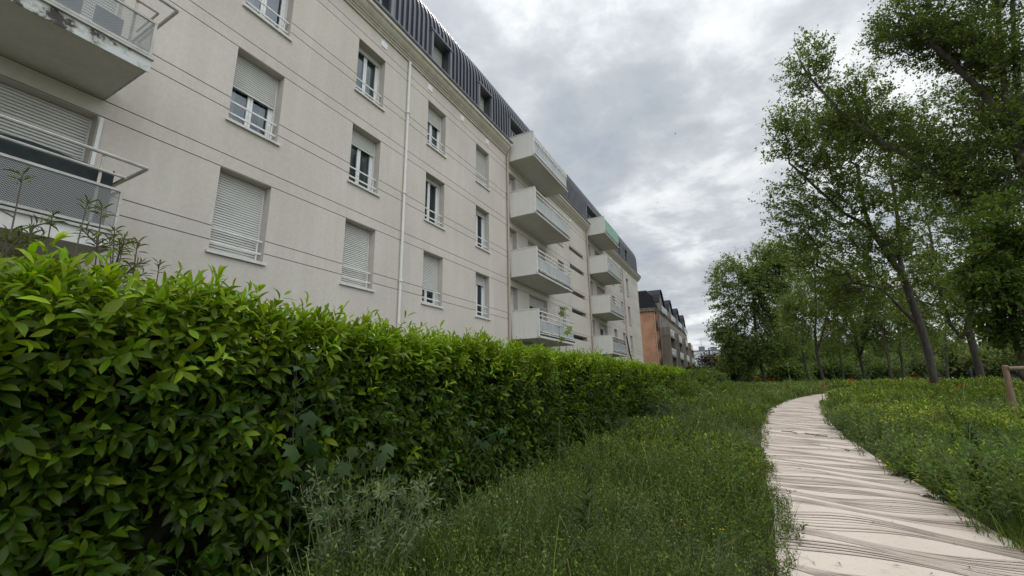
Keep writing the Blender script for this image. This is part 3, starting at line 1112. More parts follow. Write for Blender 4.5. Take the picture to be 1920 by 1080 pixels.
# two older balconies with perforated panels at the near end
def perf_balcony(zb, screen):
    y0, y1 = -3.2, 2.26
    xo = FX + 1.30
    s = MB()
    s.box(FX + .002, xo - .012, y0, y1 - .04, zb, zb + .20)
    B = obj('balcony', s, M_SOFF, BL)
    e = MB()
    e.box(xo - .011, xo, y0, y1, zb - .012, zb + .19)
    e.box(FX + .004, xo - .0115, y1 - .039, y1 - .028, zb - .012, zb + .19)
    obj('slab_edge', e, M_SILL if screen else M_EDGE, B)
    t = MB()
    t.box(xo - .02, xo + .035, y0, y1 + .02, zb + .191, zb + .225)
    t.box(FX + .004, xo - .021, y1 - .03, y1 + .015, zb + .191, zb + .225)
    obj('edge_capping', t, M_GREYRAIL, B)
    p = MB()
    zp0, zp1 = zb + .29, zb + .80
    p.face([(xo - .02, y0, zp0), (xo - .02, y1 - .03, zp0), (xo - .02, y1 - .03, zp1), (xo - .02, y0, zp1)])
    p.face([(xo - .03, y1 - .04, zp0), (FX + .25, y1 - .04, zp0), (FX + .25, y1 - .04, zp1), (xo - .03, y1 - .04, zp1)])
    obj('perforated_panel', p, M_PERF, B)
    r = MB()
    for z in (zp0 - .03, zp1):
        r.box(xo - .035, xo - .005, y0, y1 - .003, z, z + .032)
        r.box(FX + .25, xo - .036, y1 - .055, y1 - .025, z, z + .032)
    r.box(xo - .037, xo - .006, y1 - .04, y1 - .008, zb + .226, zp1 - .001)
    y = y1 - .28
    while y > y0:
        r.box(xo - .055, xo - .038, y, y + .03, zb + .226, zb + 1.24)
        y -= 1.25
    xr = xo - .03
    zt, zm = zb + 1.26, zb + 1.02
    r.path([(xr, y0, zt), (xr, y1 + .20, zt), (FX + .02, y1 + .20, zt)], .026)
    r.path([(xr, y0, zm), (xr, y1 - .02, zm)], .020)
    r.path([(xr, y1 - .02, zm), (FX + .6, y1 - .02, zm - .02)], .016)
    obj('railing', r, M_GREYRAIL, B)
    if screen:
        c = MB()
        pts = [(xr - .10, y0, 0), (xr - .10, y1 - .10, 0), (FX + .35, y1 - .10, 0)]
        for (a, b) in zip(pts[:-1], pts[1:]):
            n = 14
            for k in range(n):
                A = Vector(a).lerp(Vector(b), k / n); Bq = Vector(a).lerp(Vector(b), (k + 1) / n)
                h0 = zb + 1.10 + .03 * math.sin(k * 1.7); h1 = zb + 1.10 + .03 * math.sin((k + 1) * 1.7)
                c.face([(A.x, A.y, zb + .25), (Bq.x, Bq.y, zb + .25), (Bq.x, Bq.y, h1), (A.x, A.y, h0)])
        obj('privacy_screen', c, M_DARK, B)
    else:
        c = MB()
        for k in range(7):
            ya = y1 - .35 - k * .42
            c.box(xo - .09, xo - .08, ya - .30, ya, zb + .24, zb + .62 + .05 * (k % 3))
        obj('storage_box', c, pm('blue_grey_plastic', (.13, .16, .20), .5, .3, 3.0), B)


perf_balcony(6.09, False)
perf_balcony(3.40, True)
wp = MB()
wp.box(FX + .02, FX + .055, 2.20, 2.245, 3.66, 5.74)
obj('corner_trim', wp, M_PVC, BL)

# things on the balconies
rk = MB()
for y in (18.6, 19.9):
    rk.path([(FX + .35, y, 4.55), (FX + .95, y + .02, 5.20)], .014, 6)
    rk.path([(FX + .95, y, 3.70), (FX + .35, y, 5.18)], .014, 6)
for k in range(5):
    x = FX + .30 + k * .17
    rk.tube((x, 18.55, 5.19 - .01 * k), (x, 19.95, 5.19 - .01 * k), .008, n=5)
tag(obj('drying_rack', rk, M_RAIL), 'white wire clothes drying rack standing on the lowest balcony of the nearer stack', 'drying rack')
bp_ = MB()
bp_.path([(FX + 1.42, 31.0, 4.75), (FX + 1.46, 31.5, 3.6), (FX + 1.55, 32.3, 2.6)], .05)
bp_.tube((FX + 1.41, 30.95, 4.95), (FX + 1.42, 31.0, 4.75), .02, .05)
tag(obj('folded_parasol', bp_, M_BLACK), 'closed black parasol leaning against the lowest balcony of the farther stack', 'parasol')


# ------------------------------------------------------------------ brick building beyond
def brick_building():
    X0, YA, YB = -9.5, 59.7, 99.0
    ZE, ZB = 11.15, 0.8
    root = empty('brick_building', (X0 - 5, 78, 1), 'red brick block with black mansard roof, gables and lattice balconies beyond the cream block', 'apartment building')
    w = MB()
    w.box(X0 - 13, X0, YA, YB, ZB, ZE)
    for k in range(3):                # brick fins of the front
        w.box(X0 + .001, X0 + .35, YA + 1.55 + k * .001, YA + 2.1, ZB, ZE - .05)
    obj('wall', w, M_BRICK, root)
    fw = MB()
    fw.box(X0 + .002, X0 + .33, YA + 2.15, YB - .05, ZB, ZE - .02)
    obj('front_wall', fw, M_BEIGE, root)
    c = MB()
    c.box(X0 - 13.2, X0 + .25, YA - .3, YB + .2, ZE + .002, ZE + .28)
    c.box(X0 - 13.25, X0 + .35, YA - .38, YB + .25, ZE + .282, ZE + .40)
    obj('eave', c, M_BEIGE, root)
    r = MB()
    z0, z1 = ZE + .40, 14.1
    b = [(X0 + .25, YA - .3, z0), (X0 + .25, YB, z0), (X0 - 13.2, YB, z0), (X0 - 13.2, YA - .3, z0)]
    t = [(X0 - .75, YA + .35, z1), (X0 - .75, YB - .6, z1), (X0 - 12, YB - .6, z1), (X0 - 12, YA + .35, z1)]
    for k in range(4):
        r.face([b[k], b[(k + 1) % 4], t[(k + 1) % 4], t[k]])
    r.face(t)
    # slate courses as proud lines on the end and front
    for k in range(1, 14):
        f = k / 14
        e0 = [Vector(b[i]).lerp(Vector(t[i]), f) for i in range(4)]
        r.box(e0[3].x, e0[0].x, e0[0].y - .025, e0[0].y + .02, e0[0].z, e0[0].z + .05)
        r.box(e0[0].x - .02, e0[0].x + .025, e0[0].y, e0[1].y, e0[0].z, e0[0].z + .05)
    obj('roof', r, M_BRICKSLATE, root)
    rt = MB()
    rt.box(X0 - 12.1, X0 - .70, YA + .30, YB - .5, z1 + .002, z1 + .10)
    obj('roof_coping', rt, M_ROOFTRIM, root)
    dp = MB()
    dp.tube((X0 + .10, YA + .12, ZE + .2), (X0 + .10, YA + .12, ZB), .07)
    obj('downpipe', dp, M_PIPEB, root)
    for k in range(3):
        for zz in (3.4, 6.1, 8.8):
            ww = MB()
            yq = YA + .75 + k * 9.8 if k == 0 else YA + k * 9.8 + .5
            ww.box(X0 + .352, X0 + .38, yq, yq + .75, zz, zz + 1.4)
            obj('window', ww, M_DARKWIN, root)

    def lattice(name, x, ya, yb, za, zb, parent):
        m = MB()
        m.box(x - .02, x + .02, ya, yb, zb - .06, zb)
        m.box(x - .02, x + .02, ya, yb, za, za + .06)
        n = max(3, int((yb - ya) / .85))
        for q in range(n):
            a, b2 = ya + (yb - ya) * q / n, ya + (yb - ya) * (q + 1) / n
            m.tube((x, a, za + .05), (x, b2, zb - .05), .055, n=4)
            m.tube((x, a, zb - .05), (x, b2, za + .05), .055, n=4)
            m.box(x - .018, x + .018, a - .03, a + .03, za + .06, zb - .06)
        obj(name, m, M_WHITE, parent)
    for k in range(4):
        yc = 66.2 + 9.6 * k
        if yc + 3 > YB:
            yc = YB - 3.1
        # gable with hood
        xg = X0 + .12
        hw = 2.75
        gp = [(yc - hw, ZE + .41), (yc - hw, 12.9), (yc - hw * .62, 14.2), (yc - hw * .25, 15.0), (yc, 15.2), (yc + hw * .25, 15.0), (yc + hw * .62, 14.2), (yc + hw, 12.9), (yc + hw, ZE + .41)]
        g = MB()
        g.face([(xg, p[0], p[1]) for p in gp])
        g.face([(xg - 3, p[0], p[1]) for p in gp[::-1]])
        for a, b2 in zip(gp[:-1], gp[1:]):
            g.face([(xg, a[0], a[1]), (xg - 3, a[0], a[1]), (xg - 3, b2[0], b2[1]), (xg, b2[0], b2[1])])
        G = obj('gable', g, M_BEIGE, root)
        h = MB()
        top = gp[1:-1]
        for a, b2 in zip(top[:-1], top[1:]):
            for dx0, dx1, up in ((-3, .28, .16),):
                P = [(xg + dx0, a[0], a[1] + .003), (xg + dx1, a[0], a[1] + .003), (xg + dx1, b2[0], b2[1] + .003), (xg + dx0, b2[0], b2[1] + .003)]
                Q = [(x, y, z + up) for x, y, z in P]
                h.face(P[::-1]); h.face(Q)
                for i in range(4):
                    j = (i + 1) % 4
                    h.face([P[i], P[j], Q[j], Q[i]])
        obj('hood', h, M_BRICKSLATE, G)
        for dy in (-.75, .55):
            ww = MB()
            ww.box(xg + .002, xg + .03, yc + dy, yc + dy + .62, 11.9, 13.5)
            obj('window', ww, M_DARKWIN, G)
        lattice('lattice_rail', xg + .5, yc - 2.5, yc + 2.5, ZE + .42, ZE + 1.35, G)
        # balcony tower
        ya, yb = yc - 3.0, yc + 2.6
        xt = X0 + 1.45
        top_z = 9.25
        tw = MB()
        tw.box(X0 + .001, xt, ya, ya + .35, ZB, 8.1)
        tw.box(X0 + .001, xt, yb - .35, yb, ZB, 8.1)
        tw.box(X0 + .001, xt + .06, ya - .05, ya + .40, 8.101, top_z)
        tw.box(X0 + .001, xt - .4, yb - .35, yb, 8.101, top_z)
        for z in (2.6, 5.35, 8.1):
            tw.box(X0 + .002, xt - .02, ya + .36, yb - .36, z - .22, z - .01)
            tw.box(X0 + .002, xt + .05, ya - .03, ya + .36, z - .15, z - .02)
        T = obj('balcony_tower', tw, M_BEIGE, root)
        op = MB()
        for z in (2.6, 5.35, 8.1):
            op.box(X0 + .334, X0 + .37, ya + .7, yb - .7, z + .02, z + 2.2)
        obj('balcony_door', op, M_DARKWIN, T)
        for z in (2.6, 5.35, 8.1):
            lattice('lattice_rail', xt - .05, ya + .42, yb - .38, z + .05, z + 1.0, T)


brick_building()


# ------------------------------------------------------------------ far warehouse, lamps, posts
def far_things():
    root = empty('warehouse', (-14, 150, 1.2), 'low white warehouse with flat roof far behind the brick block', 'warehouse')
    w = MB()
    w.box(-30, 6, 150, 185, 1.0, 11.2)
    for k in range(30):
        w.box(-30 + k * 1.2, -29.92 + k * 1.2, 149.95, 149.999, 1.0, 11.1)
    obj('wall', w, M_WHITE, root)
    e = MB()
    e.box(-30.2, 6.2, 149.8, 185.2, 11.201, 11.5)
    obj('roof', e, M_ROOFTRIM, root)
    s = MB()
    p = at(1316, 655, 156)
    s.box(p.x - .9, p.x + .9, 155, 156.8, 11.5, 13.1)
    s.box(p.x + 2.6, p.x + 4.6, 155, 156.8, 11.5, 12.6)
    obj('vent_housing', s, M_ROOFTRIM, root)
    a = MB()
    a.tube((p.x, 155.5, 13.1), (p.x, 155.5, 16.2), .10, .04, 6)
    a.tube((p.x - .7, 155.5, 14.6), (p.x + .7, 155.5, 14.6), .05, n=5)
    obj('antenna', a, M_GREYRAIL, root)
    # street lamp
    b = Vector((-3.65, 70.0, 1.1))
    root = empty('street_lamp', b, 'dark slim street lamp with one short arm in front of purple bushes', 'street lamp')
    m = MB()
    m.tube(b, b + Vector((0, 0, 5.4)), .10, .08, 8)
    m.tube(b, b + Vector((0, 0, .5)), .11, .10, 8)
    obj('pole', m, M_BLACK, root)
    m = MB()
    m.tube(b + Vector((-.05, 0, 5.4)), b + Vector((.45, 0, 5.46)), .04, n=6)
    m.box(b.x + .25, b.x + .85, b.y - .13, b.y + .13, b.z + 5.42, b.z + 5.52)
    obj('lamp_head', m, M_ROOFTRIM, root)
    # pale post in the shrubs
    p = at(1479, 700, 80)
    m = MB()
    zb = float(gz(80))
    m.tube((p.x, 80, zb), (p.x, 80, zb + 3.0), .14, .12, 8)
    m.tube((p.x, 80, zb + 3.0), (p.x, 80, zb + 3.15), .16, .10, 8)
    tag(obj('marker_post', m, M_WHITE), 'pale grey post standing among the background shrubs', 'post')
    # dead leaning sapling beyond the path bend is built with the trees; the timber tree stake:
    base = on_ground(1909, 800)
    root = empty('tree_stake', base, 'weathered timber stake frame supporting the young dark leaved tree', 'tree stake')
    m = MB()
    tp = at(1884, 686, base.y)
    m.tube(base - Vector((0, 0, .1)), tp, .075, .065, 10)
    m.tube(tp, tp + Vector((0, 0, .02)), .065, .045, 10)
    obj('post', m, M_WOOD, root)
    m = MB()
    b2 = base + Vector((1.9, .35, 0))
    tp2 = tp + Vector((1.9, .35, 0))
    m.tube(b2 - Vector((0, 0, .1)), tp2, .075, .065, 10)
    obj('post', m, M_WOOD, root)
    m = MB()
    m.tube(tp + Vector((.03, -.08, -.07)), tp2 + Vector((.1, -.08, -.05)), .05, .045, 10)
    obj('crossbar', m, M_WOOD, root)
    m = MB()
    m.path([tp + Vector((.05, -.1, -.45)), tp + Vector((.5, .3, -.55)), tp + Vector((1.0, .5, -.5))], .012, 6)
    obj('tie_wire', m, M_TWIG, root)
    # bench
    p = at(1868, 716, 51)
    zb = float(gz(51))
    root = empty('park_bench', (p.x, 51, zb), 'long low dark wooden bench behind the second big trunk', 'bench')
    m = MB()
    for k in range(4):
        m.box(p.x - .3, p.x + 2.9, 50.8 + k * .13, 50.9 + k * .13, zb + .42, zb + .48)
    obj('seat', m, M_TWIG, root)
    for xx in (p.x - .1, p.x + 2.5):
        m = MB()
        m.box(xx, xx + .2, 50.82, 51.28, zb, zb + .419)
        obj('leg', m, M_BLACK, root)


far_things()


# ------------------------------------------------------------------ people
def person(name, loc, rot, pose, label, cloth, scale=1.0):
    """one skinned body; clothing colours are bands of the one body mesh, hair is a child"""
    J = {'pel': (0, 0, .95), 'spine': (0, .02, 1.18), 'chest': (0, 0, 1.38), 'neck': (0, 0, 1.52), 'head': (0, .02, 1.62), 'crown': (0, .02, 1.74)}
    for s, sx in (('l', -1), ('r', 1)):
        J['sh' + s] = (.19 * sx, 0, 1.44)
        J['el' + s] = (.24 * sx, -.03, 1.15)
        J['wr' + s] = (.25 * sx, .08, .90)
        J['ha' + s] = (.25 * sx, .12, .80)
        J['hip' + s] = (.10 * sx, 0, .90)
        sw = .22 * sx
        J['kn' + s] = (.11 * sx, .04 + sw * .6, .50)
        J['an' + s] = (.11 * sx, sw * 1.0 - .05, .09)
        J['to' + s] = (.12 * sx, sw * 1.0 + .12, .04)
    if pose == 'sit':
        for k in ('spine', 'chest', 'neck', 'head', 'crown', 'shl', 'shr', 'ell', 'elr', 'wrl', 'wrr', 'hal', 'har', 'pel', 'hipl', 'hipr'):
            x, y, z = J[k]
            J[k] = (x, y + (z - .95) * .35, z - .45)
        for s, sx in (('l', -1), ('r', 1)):
            J['wr' + s] = (.14 * sx, .38, .62); J['ha' + s] = (.10 * sx, .46, .58)
            J['kn' + s] = (.12 * sx, .44, .50); J['an' + s] = (.12 * sx, .42, .09); J['to' + s] = (.13 * sx, .58, .04)
    E = [('pel', 'spine'), ('spine', 'chest'), ('chest', 'neck'), ('neck', 'head'), ('head', 'crown')]
    for s in 'lr':
        E += [('chest', 'sh' + s), ('sh' + s, 'el' + s), ('el' + s, 'wr' + s), ('wr' + s, 'ha' + s), ('pel', 'hip' + s), ('hip' + s, 'kn' + s), ('kn' + s, 'an' + s), ('an' + s, 'to' + s)]
    rad = {'pel': (.15, .11), 'spine': (.15, .10), 'chest': (.17, .11), 'neck': (.055, .055), 'head': (.085, .10), 'crown': (.06, .07), 'sh': (.07, .07), 'el': (.05, .05), 'wr': (.035, .035), 'ha': (.035, .05),
           'hip': (.10, .10), 'kn': (.065, .065), 'an': (.045, .045), 'to': (.035, .05)}
    names = list(J)
    me = bpy.data.meshes.new(name)
    me.from_pydata([Vector(J[k]) * scale for k in names], [(names.index(a), names.index(b)) for a, b in E], [])
    for m in cloth:
        me.materials.append(m)
    o = bpy.data.objects.new(name, me)
    COL.objects.link(o)
    me.attributes  # skin data
    mod = o.modifiers.new('skin', 'SKIN')
    if not me.skin_vertices:
        bpy.context.view_layer.objects.active = o
        bpy.ops.mesh.customdata_skin_add()
    for i, k in enumerate(names):
        sv = me.skin_vertices[0].data[i]
        q = rad.get(k) or rad[k[:-1]]
        sv.radius = (q[0] * scale, q[1] * scale)
        sv.use_root = (k == 'pel')
    mod.use_smooth_shade = True
    sd = o.modifiers.new('sub', 'SUBSURF')
    sd.levels = sd.render_levels = 1
    o.location = loc
    o.rotation_euler = (0, 0, rot)
    tag(o, label, 'person')
    WLOC[o.name] = Vector((0, 0, 0))
    hm = MB()
    hx = Vector(J['crown']) * scale
    for k in range(8):
        for q in range(4):
            t0, t1 = 2 * math.pi * k / 8, 2 * math.pi * (k + 1) / 8
            p0, p1 = math.pi / 2 * q / 4, math.pi / 2 * (q + 1) / 4
            pt = lambda t, p: hx + Vector((.10 * math.cos(t) * math.cos(p), -.015 + .12 * math.sin(t) * math.cos(p), -.06 + .11 * math.sin(p))) * scale
            hm.face([pt(t0, p0), pt(t1, p0), pt(t1, p1), pt(t0, p1)])
    h = obj('hair', hm, M_BLACK, None)
    h.parent = o
    return o


M_CLOTH = pm('dark_blue_clothes', (0.018, 0.02, 0.035), 0.85, 0.3, 3.0)
pp = at(1822, 705, 84)
person('person', (pp.x, 84, float(gz(84)) + .0), R(20), 'walk', 'person in dark clothes walking beyond the big trunks', [M_CLOTH])
pp = at(1911, 712, 51)
person('person', (pp.x, 51.1, float(gz(51)) + .03), R(100), 'sit', 'person in dark clothes sitting bent forward on the long bench', [M_CLOTH])

# ------------------------------------------------------------------ hedges
def hedge_face_x(y, z):
    return -3.42 + 0.26 * (vnoise(y * 0.9, z * 1.1, 11) - 0.5) + 0.16 * (vnoise(y * 2.6, z * 2.6, 12) - 0.5) - 0.10 * np.clip(z - 1.5, 0, 1) ** 2


def hedge_top(y):
    return 2.22 + 0.14 * (vnoise(y * 0.7, y * 0, 14) - 0.5) + 0.12 * (vnoise(y * 2.3, y * 0 + 5, 15) - 0.5) - 0.02 * np.clip(y - 30, 0, 20) + gz(y) * 0.98 - np.where(y > 8, 0.9 * gz(y), 0) + 0.0 * y


def shoots(base, dirs, length, K, L, W, col, kind='leaf', jit=0.35, spread=1.0, t0=0.1, hang=None):
    """leafy shoots: K leaves spiralling up every stem"""
    S = len(base)
    dirs = unit(dirs)
    ref = np.where(np.abs(dirs[:, 2:3]) < 0.9, np.array([[0, 0, 1.0]]), np.array([[1.0, 0, 0]]))
    U = unit(np.cross(dirs, ref))
    V = np.cross(dirs, U)
    out = []
    ph = rng.uniform(0, 6.28, S)
    for k in range(K):
        t = t0 + (1 - t0) * (k + 0.5) / K
        a = ph + 2.4 * k
        rad = U * np.cos(a)[:, None] + V * np.sin(a)[:, None]
        up = (0.25 + 0.75 * t ** 2)
        Dv = unit(dirs * up + rad * spread * (1.15 - 0.45 * t) + rng.normal(0, jit, (S, 3)) * 0.5 + (0 if hang is None else hang))
        Nv = unit(dirs - Dv * (dirs * Dv).sum(1, keepdims=True)) + rng.normal(0, jit, (S, 3)) * 0.5 + np.array([0, 0, 0.25])
        P = base + dirs * (length * t)[:, None] + rad * 0.008
        size = (0.75 + 0.35 * np.sin(math.pi * (0.2 + 0.6 * t))) * np.exp(rng.normal(0, 0.15, S))
        out.append((P, Dv, Nv, L * size, W * size, col(S, t)))
    cat = [np.concatenate([o[i] for o in out]) for i in range(6)]
    return leaves(cat[0], cat[1], cat[2], cat[3], cat[4], cat[5], kind, bend=rng.uniform(0.5, 1.6, len(cat[0])))


OLD = (0.027, 0.055, 0.0035)
NEW = (0.20, 0.30, 0.010)


def lcol(newfrac):
    """laurel leaf colours: dark mature leaves, and yellow-green where the shoot is this spring's growth"""
    def f(S, t):
        nf = np.clip(newfrac + rng.normal(0, 0.10, S) + 0.18 * (t - 0.5) * newfrac * 2, 0, 1)[:, None]
        return rcol(S, OLD, 0.28, 0.10) * (1 - nf) + rcol(S, NEW, 0.2, 0.10) * nf
    return f


def hedge(name, label, ya, yb):
    parts, stems = [], MB()
    bands = [(ya + 0.0, 3.0, 120, 9, .104, .041), (3.0, 6.5, 130, 9, .100, .038), (6.5, 12, 100, 8, .098, .036), (12, 21, 62, 8, .112, .042), (21, 33, 36, 7, .15, .058), (33, 60, 26, 7, .18, .068)]
    for (a, b, dens, K, L, W) in bands:
        a, b = max(a, ya), min(b, yb)
        if b - a < 0.05:
            continue
        # the face towards the meadow
        n = int((b - a) * 2.3 * dens)
        y = rng.uniform(a, b, n)
        zr = rng.uniform(0.02, 1.0, n)
        z = gz(y) * 0.15 + zr * (hedge_top(y) - 0.05)
        x = hedge_face_x(y, z) - rng.uniform(0.05, 0.32, n)
        base = np.stack([x, y, z], 1)
        d = np.stack([rng.normal(0.75, 0.25, n), rng.normal(-0.05, 0.45, n), rng.normal(0.25, 0.35, n) + 0.35 * (zr > .75)], 1)
        nf = np.clip((zr - 0.70) * 2.0, 0, .6) + np.where(rng.random(n) < 0.10, rng.uniform(.2, .7, n), 0.02) * (0.4 + zr)
        parts.append(shoots(base, d, rng.uniform(0.12, 0.27, n), K, L, W, lcol(nf), 'laurel', hang=np.stack([np.full(n, .30), np.zeros(n), -.55 * np.clip(1.15 - zr, 0, 1)], 1)))
        # the top, ragged with fresh shoots
        wid = 1.15
        n = int((b - a) * wid * dens * 1.15)
        y = rng.uniform(a, b, n)
        u = rng.random(n) ** 1.4
        x = hedge_face_x(y, 2.0) - 0.02 - u * wid
        z = hedge_top(y) - rng.uniform(0.08, 0.28, n)
        tall = rng.random(n) < 0.13
        ln = np.where(tall, rng.uniform(0.24, 0.42, n), rng.uniform(0.13, 0.26, n))
        d = np.stack([rng.normal(0.22, 0.35, n), rng.normal(0, 0.38, n), np.ones(n)], 1)
        nf = np.clip(rng.normal(0.74, 0.22, n), 0.1, 1) + 0.2 * tall
        parts.append(shoots(np.stack([x, y, z], 1), d, ln, K, L * 1.02, W * .66, lcol(nf), 'laurel', spread=0.65))
        # a few of this year's light shoots leaning out of the face
        n = int((b - a) * 2.2)
        y = rng.uniform(a, b, n)
        z = rng.uniform(1.2, 2.1, n)
        x = hedge_face_x(y, z) - 0.05
        d = np.stack([rng.normal(0.8, 0.2, n), rng.normal(0, 0.5, n), rng.normal(0.65, 0.25, n)], 1)
        parts.append(shoots(np.stack([x, y, z], 1), d, rng.uniform(0.25, 0.4, n), K, L, W * .8, lcol(np.full(n, .8)), 'leaf', spread=0.8))
    # the near end closes off
    v, l, s, c = merge(parts)
    root = bulk(name, v, l, s, c, M_LAUREL, smooth=True)
    tag(root, label, 'hedge', 'laurel hedges along the garden')
    WLOC[root.name] = Vector((0, 0, 0))
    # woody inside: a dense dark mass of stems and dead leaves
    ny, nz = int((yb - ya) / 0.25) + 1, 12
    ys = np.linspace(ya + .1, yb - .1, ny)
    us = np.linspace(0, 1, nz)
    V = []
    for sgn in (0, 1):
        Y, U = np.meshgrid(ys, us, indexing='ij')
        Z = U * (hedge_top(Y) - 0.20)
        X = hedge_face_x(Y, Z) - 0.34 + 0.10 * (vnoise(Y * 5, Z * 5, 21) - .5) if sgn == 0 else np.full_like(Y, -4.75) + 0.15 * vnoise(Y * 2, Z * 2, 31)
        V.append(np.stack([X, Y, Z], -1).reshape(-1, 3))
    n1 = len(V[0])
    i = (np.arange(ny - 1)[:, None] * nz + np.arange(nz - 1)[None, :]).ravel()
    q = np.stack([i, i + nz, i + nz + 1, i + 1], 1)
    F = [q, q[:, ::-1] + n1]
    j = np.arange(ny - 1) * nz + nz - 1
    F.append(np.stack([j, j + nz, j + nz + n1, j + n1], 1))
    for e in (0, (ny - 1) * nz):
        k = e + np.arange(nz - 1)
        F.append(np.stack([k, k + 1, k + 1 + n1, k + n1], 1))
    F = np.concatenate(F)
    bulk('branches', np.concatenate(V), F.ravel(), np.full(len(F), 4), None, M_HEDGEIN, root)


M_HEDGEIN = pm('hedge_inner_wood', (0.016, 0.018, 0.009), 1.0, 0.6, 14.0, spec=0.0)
hedge('laurel_hedge', 'long tall cherry laurel hedge with bright fresh shoots, nearest the camera', -3.0, 21.2)
hedge('laurel_hedge', 'far section of laurel hedge beyond the small gap', 21.9, 43.5)


# ------------------------------------------------------------------ meadow: grass and weeds nobody could count
def scatter_polar(n, r0, r1, p, th0=R(-84), th1=R(31)):
    """n points round the camera with density falling as r^-p"""
    q = 2 - p
    u = rng.random(n)
    r = (r0 ** q + u * (r1 ** q - r0 ** q)) ** (1 / q)
    t = rng.uniform(th0, th1, n)
    return r * np.sin(t), r * np.cos(t), r


def on_meadow(x, y, margin=0.0, jag=0.24):
    a, b = pathx(y)
    j = 0.05 + jag * (vnoise(y * 2.2, y * 0 + 3, 41) - 0.35) + 0.16 * (vnoise(y * 7, y * 0 + 9, 42) - 0.5)
    j2 = 0.03 + jag * (vnoise(y * 2.0, y * 0 + 13, 43) - 0.35) + 0.16 * (vnoise(y * 7, y * 0 + 19, 44) - 0.5)
    ok = (x < a + j - margin) | (x > b - j2 + margin)
    far = y > 33.5                       # beyond the bend the path has swung out to the right
    pc = np.interp(y, PL[:, 1], PL[:, 0])
    pd = np.interp(y, PR[:, 1], PR[:, 0])
    ok = np.where(far, (x < pc) | (x > pd) | (y > 39), ok)
    return ok & ((x > -3.55) | (y > 44)) & (y > -2)


def gheight(x, y):
    """how tall the meadow grows: short by the path, taller on the right and in drifts"""
    a, b = pathx(y)
    dpath = np.where(x < (a + b) / 2, a - x, x - b)
    e = np.clip((dpath + 0.25) / 0.8, 0.42, 1.0)
    h = np.where(x < (a + b) / 2, 0.38, 0.40 + 0.22 * np.clip((10 - y) / 5, 0, 1)) * e
    h = h * np.clip((x + 3.55) / 1.1, 0.12, 1.0) ** np.where(y < 25, 1.0, 0.4)
    return h * (0.35 + 0.8 * vnoise(x * 0.7, y * 0.7, 51) + 0.5 * vnoise(x * 2.3, y * 2.3, 52))


def grass():
    x, y, r = scatter_polar(620000, 1.3, 75, 1.62)
    k = on_meadow(x, y)
    x, y, r = x[k], y[k], r[k]
    k = rng.random(len(x)) > 0.72 * np.clip((vnoise(x * 0.9, y * 0.9, 71) - .34) * 5, 0, 1) * (r < 30)
    x, y, r = x[k], y[k], r[k]
    n = len(x)
    h = gheight(x, y) * np.exp(rng.normal(0, 0.28, n)) * np.clip(1.05 - r / 260, .6, 1)
    w = 0.0036 * np.maximum(1, (r / 3.0) ** 0.85) * rng.uniform(0.7, 1.3, n)
    az = rng.uniform(0, 2 * math.pi, n)
    lean = np.abs(rng.normal(0.32, 0.32, n))
    Dv = np.stack([np.cos(az) * lean, np.sin(az) * lean, np.ones(n)], 1)
    Nv = np.stack([np.cos(az), np.sin(az), np.zeros(n)], 1)
    P = np.stack([x, y, gz(y) - 0.03], 1)
    patch = vnoise(x * 0.6, y * 0.6, 61)[:, None]
    c = rcol(n, (0.070, 0.100, 0.015), 0.42, 0.12) * np.where((x > 1.2) | (y > 16), 1.0, .78)[:, None] * (0.6 + 0.8 * patch)  # near left verge painted darker, standing in for shade of hedge and building
    dry = (rng.random(n) < 0.02)[:, None]
    c = np.where(dry, rcol(n, (0.22, 0.21, 0.11), 0.25, 0.08), c)
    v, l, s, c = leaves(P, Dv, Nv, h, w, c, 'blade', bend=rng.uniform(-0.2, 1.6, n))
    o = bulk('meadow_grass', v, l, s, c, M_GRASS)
    tag(o, 'long green meadow grass on both sides of the path', 'grass', kind='stuff')


def weeds():
    """low leafy herbs growing through the grass"""
    parts = []
    ns = 64000
    x, y, r = scatter_polar(ns, 1.6, 40, 1.35)
    keep = on_meadow(x, y, 0.06) & (vnoise(x * 0.9, y * 0.9, 71) > 0.34)
    x, y, r = x[keep], y[keep], r[keep]
    n = len(x)
    h = gheight(x, y) * rng.uniform(0.75, 1.45, n) + .03
    f = np.maximum(1, (r / 3.2) ** 0.62)
    base = np.stack([x, y, gz(y)], 1)
    d = np.stack([rng.normal(0, .25, n), rng.normal(0, .25, n), np.ones(n)], 1)
    kindn = vnoise(x * 0.5 + 9, y * 0.5, 81)
    A = np.array((0.072, 0.106, 0.018)); B = np.array((0.104, 0.128, 0.046)); Cc = np.array((0.102, 0.134, 0.020))
    basec = np.where((kindn > .62)[:, None], B, np.where((kindn < .35)[:, None], Cc, A))

    basec = basec * np.where((x > 1.2)[:, None], 1.25, np.where((y > 16)[:, None], 1.0, .80))  # left herbs darkened, right ones lightened: the verge's shade put into the colour

    def col(S, t):
        return basec * (0.72 + 0.55 * t) * np.exp(rng.normal(0, .38, (S, 1))) * np.exp(rng.normal(0, .08, (S, 3)))
    sz = np.where(kindn > .62, .6, np.where(kindn < .35, 1.25, .85)) * np.exp(rng.normal(0, .25, n))
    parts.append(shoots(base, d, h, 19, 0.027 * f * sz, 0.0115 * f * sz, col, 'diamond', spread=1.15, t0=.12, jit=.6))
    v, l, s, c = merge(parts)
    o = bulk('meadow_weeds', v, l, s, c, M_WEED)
    tag(o, 'low leafy weeds and vetches mixed through the meadow grass', 'weeds', kind='stuff')


grass()
weeds()


